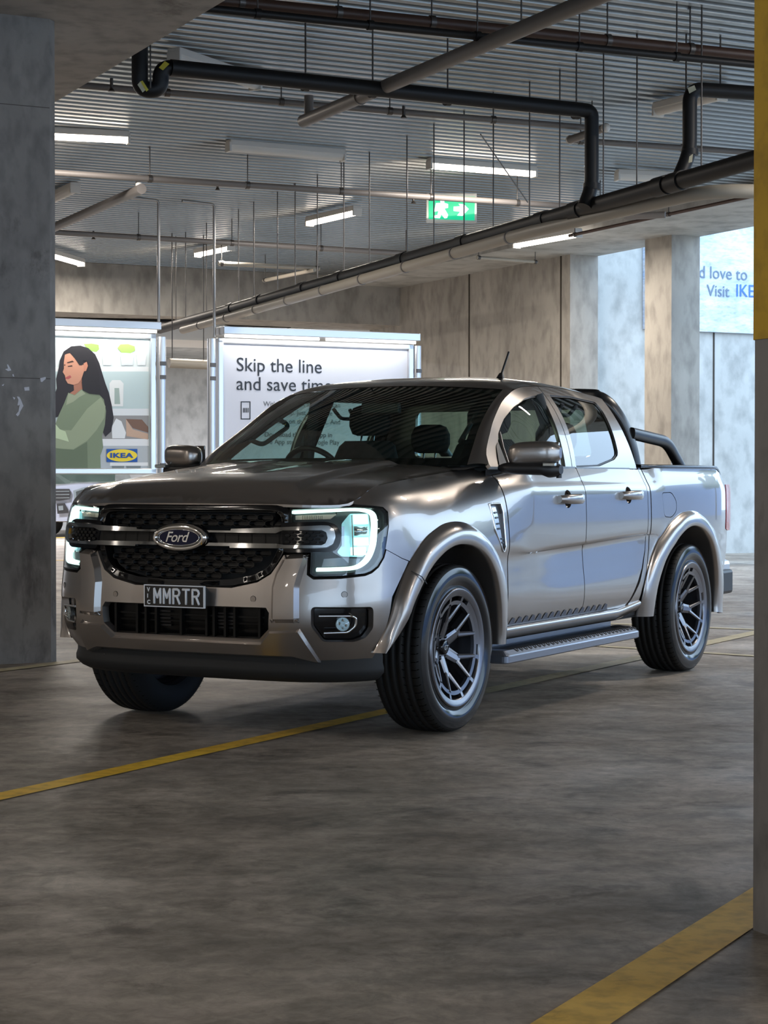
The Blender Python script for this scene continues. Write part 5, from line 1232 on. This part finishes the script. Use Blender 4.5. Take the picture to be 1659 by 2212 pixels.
# inner linings of the doors below the glass
for sg in (1, -1):
    MB().quadgrid([[(x, sg*.85, z) for z in (.5, 1.25)] for x in (-.5, -2.5)], False).build('door_lining', 'liner', TR)
rows_ = []
for x, z in ((-.30, 1.255), (-.45, 1.272), (-.62, 1.268), (-.80, 1.25), (-.86, 1.20), (-.88, 1.0), (-.85, .7)):
    rows_.append([(x, y, z-(.0 if abs(y) < .6 else .01)) for y in (-.83, -.6, -.2, .2, .6, .83)])
MB().quadgrid(rows_, True).build('dashboard', 'liner', TR)
MB().box((-.73, -.38, 1.272), (1, 0, 0), (0, 1, 0), (0, 0, 1), .13, .17, .035, .03).build('instrument_hood', 'liner', TR)
def seat(x, y, w, ztop, head, nm, rake=.22):
    s_ = MB(); rows = []
    for i, (z, hw_, t) in enumerate(((.75, w*.9, .07), (.95, w, .09), (1.15, w, .09), (1.28, w*.88, .08), (ztop-.03, w*.72, .06), (ztop, w*.6, .03))):
        xc = x-rake*(z-.75); rows.append([(xc+t*math.cos(a), y+hw_*math.copysign(abs(math.sin(a))**.6, math.sin(a)), z) for a in [2*PI*k_/20 for k_ in range(20)]])
    s_.quadgrid(rows, True, closev=True); s_.poly(rows[-1])
    so_ = s_.build(nm, 'fabric', TR)
    for hy in head:
        h_ = MB(); rows = []; zc = ztop+.115
        for z, q in ((-.085, .6), (-.075, .85), (-.03, 1.), (.03, 1.), (.075, .82), (.09, .5)):
            xc = x-rake*(zc-.75); rows.append([(xc+.055*q*math.cos(a), hy+.13*q*math.copysign(abs(math.sin(a))**.6, math.sin(a)), zc+z) for a in [2*PI*k_/20 for k_ in range(20)]])
        h_.quadgrid(rows, True, closev=True); h_.poly(rows[-1]); h_.poly(rows[0][::-1]); h_.build('headrest', 'fabric', so_)
        for d in (-.04, .04): MB().tube([(x-rake*(ztop-.8), hy+d, ztop-.02), (x-rake*(zc-.75), hy+d, zc)], .006, 6).build('headrest_post', 'chrome', so_)
    return so_
seat(-1.35, -.38, .25, 1.42, [-.38], 'front_seat'); seat(-1.35, .38, .25, 1.42, [.38], 'front_seat'); seat(-2.28, 0, .66, 1.33, [-.42, .42], 'rear_seat', .12)
sw = MB(); c_ = Vector((-.90, -.38, 1.20)); ax_ = Vector((.35, 0, -.94)); v1 = Vector((0, 1, 0)); v2 = Vector((.94, 0, .35))
v2 = Vector((.42, 0, .91)); sw.tube([c_+(v1*math.cos(t)+v2*math.sin(t))*.185 for t in [2*PI*k_/40 for k_ in range(41)]], .016, 8, caps=False); sw.tube([c_-v1*.18, c_+v1*.18], .02, 8); sw.tube([c_, c_-v2*.18], .02, 8); sw.build('steering_wheel', 'black', TR)
# inner pillar trims and grab handles seen through the screen
for sg in (1, -1):
    rows_ = []
    for w in np.linspace(0, 1, 12):
        a = WS(1, w, -.012); b_ = fr_at(w); rows_.append([(a[0]-.01, sg*(a[1]-.055), a[2]-.02), (a[0]-.05, sg*(a[1]-.02), a[2]-.045), (b_[0]-.06, sg*(b_[1]-.025), b_[2]-.02)])
    MB().quadgrid(rows_, True).build('pillar_trim', 'liner2', TR)
    g0_, g1_ = WS(.90, .42, -.04), WS(.90, .72, -.04)
    q = [Vector((p[0], sg*p[1], p[2])) for p in (g0_, g0_+np.array([-.05, -.05, -.03]), g1_+np.array([-.05, -.05, -.04]), g1_)]
    MB().tube(bend(q, .035, 5), .013, 8).build('grab_handle', 'liner2', TR)
    mb = MB(); mb.tube([(-1.50, sg*.79, 1.25), (-1.49, sg*.76, 1.45), (-1.46, sg*.70, 1.66)], .035, 10); mb.build('belt_pillar', 'liner2', TR)
    mb = MB(); mb.quadgrid([[(-1.47+a, sg*.755, 1.50), (-1.40+a, sg*.70, .8)] for a in (-.022, .022)], False); mb.build('seat_belt', 'liner2', TR)
    q = [Vector((x, sg*y, z)) for x, y, z in ((-1.72, .74, 1.62), (-1.74, .70, 1.56), (-1.90, .70, 1.56), (-1.92, .74, 1.62))]; MB().tube(bend(q, .03, 4), .011, 8).build('grab_handle', 'liner2', TR)
# ---- door mirrors -------------------------------------------------
for sg in (1, -1):
    e_ = []
    rows = []
    # housing: rounded shell, deeper at the outer end
    for i in range(13):
        t = i/12; y = .935+.255*t; k_ = (1-abs(2*t-1)**5)**.5 if 0 < t < 1 else .05
        hx = .075*(1-.15*t)*max(k_, .25); z0 = 1.262+.01*t; z1 = 1.402-.012*t*t-.02*(1-t)
        zc = (z0+z1)/2; hz = (z1-z0)/2*max(k_, .45); xc = -.60-.055*t
        rows.append([(xc+hx*math.copysign(abs(math.cos(a))**.65, math.cos(a)), sg*y, zc+hz*math.copysign(abs(math.sin(a))**.6, math.sin(a))) for a in [2*PI*j/28 for j in range(28)]])
    mb = MB().quadgrid(rows, True, closev=True); mb.poly(rows[0][::-1]); mb.poly(rows[-1]); mo = mb.build('door_mirror', 'paint', TR)
    rows = []
    for i in range(12):
        t = i/11; y = .885+.31*t; k_ = (1-abs(2*t-1)**6)**.5 if 0 < t < 1 else .1
        z1 = 1.285+.004*t; z0 = 1.216+.010*(1-t)-(.012 if t > .8 else 0); zc = (z0+z1)/2; hz = (z1-z0)/2*max(k_, .5); hx = .078*(1-.12*t)*max(k_, .4); xc = -.60-.05*t
        rows.append([(xc+hx*math.copysign(abs(math.cos(a))**.7, math.cos(a)), sg*y, zc+hz*math.copysign(abs(math.sin(a))**.8, math.sin(a))) for a in [2*PI*j/24 for j in range(24)]])
    mb = MB().quadgrid(rows, True, closev=True); mb.poly(rows[0][::-1]); mb.poly(rows[-1]); mb.build('mirror_base', 'black', mo)
    MB().box((-.70, sg*1.065, 1.33), (1, 0, 0), (0, 1, 0), (0, 0, 1), .004, .10, .055, .003).build('mirror_glass', 'chrome', mo)
    MB().box((-.575, sg*1.165, 1.272), (1, .25*sg, 0), (0, 1, 0), (0, 0, 1), .02, .035, .009, .004).build('mirror_indicator', 'lampin', mo)
    MB().tube([(-.67, sg*1.175, 1.225), (-.67, sg*1.175, 1.205)], .014, 10).build('mirror_camera', 'black', mo)
# ---- sports bar ---------------------------------------------------
hoop = [(-2.69, .80, 1.27), (-2.66, .785, 1.40), (-2.60, .745, 1.55), (-2.53, .695, 1.645), (-2.50, .64, 1.69), (-2.50, .45, 1.70)]
def obl(pts, rx, ry, nm, m, par):                       # flattened tube
    pts = bend(pts, .10, 6); rows = []
    for i, p in enumerate(pts):
        t = (pts[min(i+1, len(pts)-1)]-pts[max(i-1, 0)]).normalized(); u = Vector((0, 1, 0)); u = (u-t*u.dot(t)).normalized() if abs(t.y) < .95 else Vector((1, 0, 0)); w = t.cross(u)
        rows.append([p+u*(ry*math.copysign(abs(math.cos(a))**.7, math.cos(a)))+w*(rx*math.copysign(abs(math.sin(a))**.7, math.sin(a))) for a in [2*PI*k_/16 for k_ in range(16)]])
    mb = MB().quadgrid(rows, True, closev=True); mb.poly(rows[0][::-1]); mb.poly(rows[-1]); return mb.build(nm, m, par)
sb = obl([Vector(p) for p in hoop]+[Vector((x, -y, z)) for x, y, z in hoop[::-1]], .045, .028, 'sports_bar', 'satin', TR)
for sg in (1, -1):
    obl([Vector((-2.64, sg*.785, 1.475)), Vector((-3.22, sg*.80, 1.432)), Vector((-3.47, sg*.80, 1.275))], .036, .03, 'bar_arm', 'satin', sb)
# antenna
a_ = MB(); a_.tube([(-1.50, .459, 1.752), (-1.515, .459, 1.785)], .02, 10, rs=[.026, .012]); ant = a_.build('antenna', 'black', TR); MB().tube([(-1.51, .459, 1.775), (-1.60, .465, 1.91)], .006, 8).build('antenna_mast', 'black', ant)
# ---- side steps ---------------------------------------------------
for sg in (1, -1):
    x0, x1 = -.46, -2.36; lp_ = rnd([(x0, .80), (x0, .99), (x1+.10, .99), (x1, .93), (x1, .80)], .03)
    def off_(d): return [(x-(d if x > -1 else -d*.6)*(1 if y > .9 or x > -1 else 0), y-(d if y > .9 else 0)) for x, y in lp_]
    tp = off_(.034); rows = [[(x, sg*y, .346) for x, y in tp], [(x, sg*y, .326) for x, y in off_(.004)], [(x, sg*y, .320) for x, y in lp_], [(x, sg*y, .290) for x, y in lp_], [(x, sg*y, .284) for x, y in off_(.006)]]
    mb = MB(); mb.poly([(x, sg*y, .346) for x, y in tp]); mb.quadgrid(rows, False, closev=True); mb.poly([(x, sg*y, .284) for x, y in off_(.006)]); so_ = mb.build('side_step', 'stepmetal', TR)
    MB().abox((-2.27, sg*.80-.005, .345), (-.46, sg*.80+.01, .40), .004).build('step_upright', 'stepmetal', so_)
    mb = MB(); mb.poly([(-.60, sg*.825, .3475), (-2.26, sg*.825, .3475), (-2.23, sg*.945, .3475), (-.60, sg*.945, .3475)]); x = -.61
    while x > -2.24:
        mb.poly([(x, sg*.945, .3475), (x-.034, sg*.945, .3475), (x-.036, sg*.958, .3475), (x-.030, sg*.972, .3385), (x-.012, sg*.974, .3375), (x, sg*.96, .3465)]); x -= .056
    mb.build('step_tread', 'black', so_)
# ---- wheels -------------------------------------------------------
def wheel(cx, sg, master=None):
    if master:
        w = master.copy(); C.objects.link(w); w.parent = TR
        for ch in master.children: c_2 = ch.copy(); C.objects.link(c_2); c_2.parent = w
    else:
        R_ = .2735
        # slotted rim ring with spokes; local y is the outward axis, 0 = tyre's outer face
        mb = MB(); n = 144
        mb.lathe([(-.030, .243), (-.016, .244), (-.011, .250), (-.009, .268), (-.004, .276), (-.006, .282), (-.018, .285), (-.05, .275)], n)     # flat outer band and lip
        mb.lathe([(-.030, .243), (-.05, .243), (-.12, .240), (-.20, .235), (-.245, .25), (-.26, .27)], n)
        def ringpatch(r0, r1, a0, a1, y0, y1, th=.018):
            k_ = max(2, int((a1-a0)/.05)+1); A_ = np.linspace(a0, a1, k_)
            top = [[(r*math.cos(a), y, r*math.sin(a)) for r, y in ((r0, y0-th), (r0, y0), (r1, y1), (r1, y1-th))] for a in A_]
            mb.quadgrid(top, False); mb.poly(top[0][::-1]); mb.poly(top[-1])
        n = 12
        ringpatch(.205, .224, 0, 2*PI, -.024, -.020)
        for i in range(n):
            a = 2*PI*(i+.5)/n; w_ = .04 if i not in (4, 5) else .262
            ringpatch(.223, .246, a-w_, a+w_, -.020, -.013)
        def bar(p, q, wp, wq, th):
            p, q = Vector(p), Vector(q); d = (q-p).normalized(); s_ = Vector((-d.z, 0, d.x)).normalized()
            nrm = s_.cross(d)
            if nrm.y < 0: nrm = -nrm
            r = [[p+s_*wp, p+s_*wp*.45+nrm*.005, p-s_*wp*.45+nrm*.005, p-s_*wp, p-s_*wp*.9-nrm*th, p+s_*wp*.9-nrm*th],
                 [q+s_*wq, q+s_*wq*.45+nrm*.005, q-s_*wq*.45+nrm*.005, q-s_*wq, q-s_*wq*.9-nrm*th, q+s_*wq*.9-nrm*th]]
            mb.quadgrid(r, False, closev=True)
        for i in range(6):
            a = 2*PI*i/6+PI/6; h_ = (.045*math.cos(a), -.095, .045*math.sin(a))
            bar(h_, (.138*math.cos(a), -.062, .138*math.sin(a)), .030, .024, .035)
            for d in (-.5, .5):
                b2 = a+d*2*PI/12; q = (.212*math.cos(b2), -.023, .212*math.sin(b2)); bar((.124*math.cos(a+d*.16), -.066, .124*math.sin(a+d*.16)), q, .0135, .0095, .034)
        mb.lathe([(-.115, .085), (-.097, .075), (-.091, .062), (-.091, .036), (-.098, .001)], 60)
        w = mb.build('wheel', 'rim', TR)
        t = MB(); n = 192
        prof = [(-.262, .262), (-.272, .29), (-.275, .33), (-.268, .365), (-.252, .388), (-.242, .394)]
        g = [(-.238, .3955), (-.214, .3985), (-.213, .389), (-.205, .389), (-.204, .3985), (-.178, .400), (-.177, .390), (-.166, .390), (-.165, .400), (-.140, .400), (-.139, .390), (-.128, .390), (-.127, .400), (-.098, .400), (-.097, .390), (-.087, .390), (-.086, .3985), (-.062, .3985), (-.061, .390), (-.054, .390), (-.053, .3975)]
        tail = [(-.028, .3945), (-.018, .390), (-.009, .379), (-.003, .360), (0, .338), (-.003, .318), (-.014, .300), (-.017, .293), (-.013, .288), (-.014, .283), (-.02, .280)]
        P_ = prof+g+tail; ish = [j for j, p in enumerate(P_) if p[1] > .393 and (p[0] < -.21 or p[0] > -.058)]
        t.lathe(P_, n, rfun=lambda j, k_, r: r-.006 if False else r); ty = t.build('tyre', 'rubber', w)
        s2 = MB(); s2.lathe([(-.0085, .3795), (-.0025, .360), (.0005, .338), (-.0025, .318), (-.0135, .300), (-.0165, .293), (-.0125, .288), (-.0135, .2835)], 120); s2.build('tyre_sidewall', 'sidewall', w)
        sp_ = MB()
        for k_ in range(66):
            for (y0, r0, y1, r1, sh) in ((-.052, .3982, -.030, .3952, 0), (-.030, .3952, -.0165, .3898, .012), (-.262, .386, -.214, .399, 0), (-.087, .3990, -.1, .4005, .01)):
                a0 = 2*PI*k_/66; a1 = a0+sh; w_ = .0045
                sp_.poly([(r0*math.cos(a0-w_), y0, r0*math.sin(a0-w_)), (r0*math.cos(a0+w_), y0, r0*math.sin(a0+w_)), (r1*math.cos(a1+w_), y1, r1*math.sin(a1+w_)), (r1*math.cos(a1-w_), y1, r1*math.sin(a1-w_))])
        tag(sp_.build('tread_sipes', 'voidblack', w), kind='stuff')
        d = MB(); d.lathe([(-.15, .17), (-.14, .17), (-.14, .10), (-.13, .06), (-.10, .05)], 60); d.lathe([(-.17, .25), (-.17, .001)], 40); d.build('brake_disc', 'rimdark', w)
        cpm = MB(); cpm.lathe([(-.095, .037), (-.076, .035), (-.072, .030), (-.0725, .001)], 40); cp = cpm.build('centre_cap', 'blackgloss', w)
        textmesh('centre_lettering', 'GT', .030, (.021, -.071, -.011), (-1, 0, 0), (0, 0, 1), 'alu', w, .001, .2)
        for i in range(6):
            a = 2*PI*i/6; MB().lathe([(-.096, .011), (-.086, .0105), (-.084, .001)], 6, c=(.057*math.cos(a), 0, .057*math.sin(a))).build('wheel_nut', 'blackgloss', w)
    w.location = (cx, sg*.955, .40)
    w.rotation_euler = (0, 0, 0) if sg > 0 else (0, 0, PI)
    return w
for k_, c_ in (('beamsoft', None),): pass
w0 = wheel(0, 1); wheel(-3.27, 1, w0).rotation_euler = (0, .35, 0); wheel(0, -1, w0); wheel(-3.27, -1, w0)
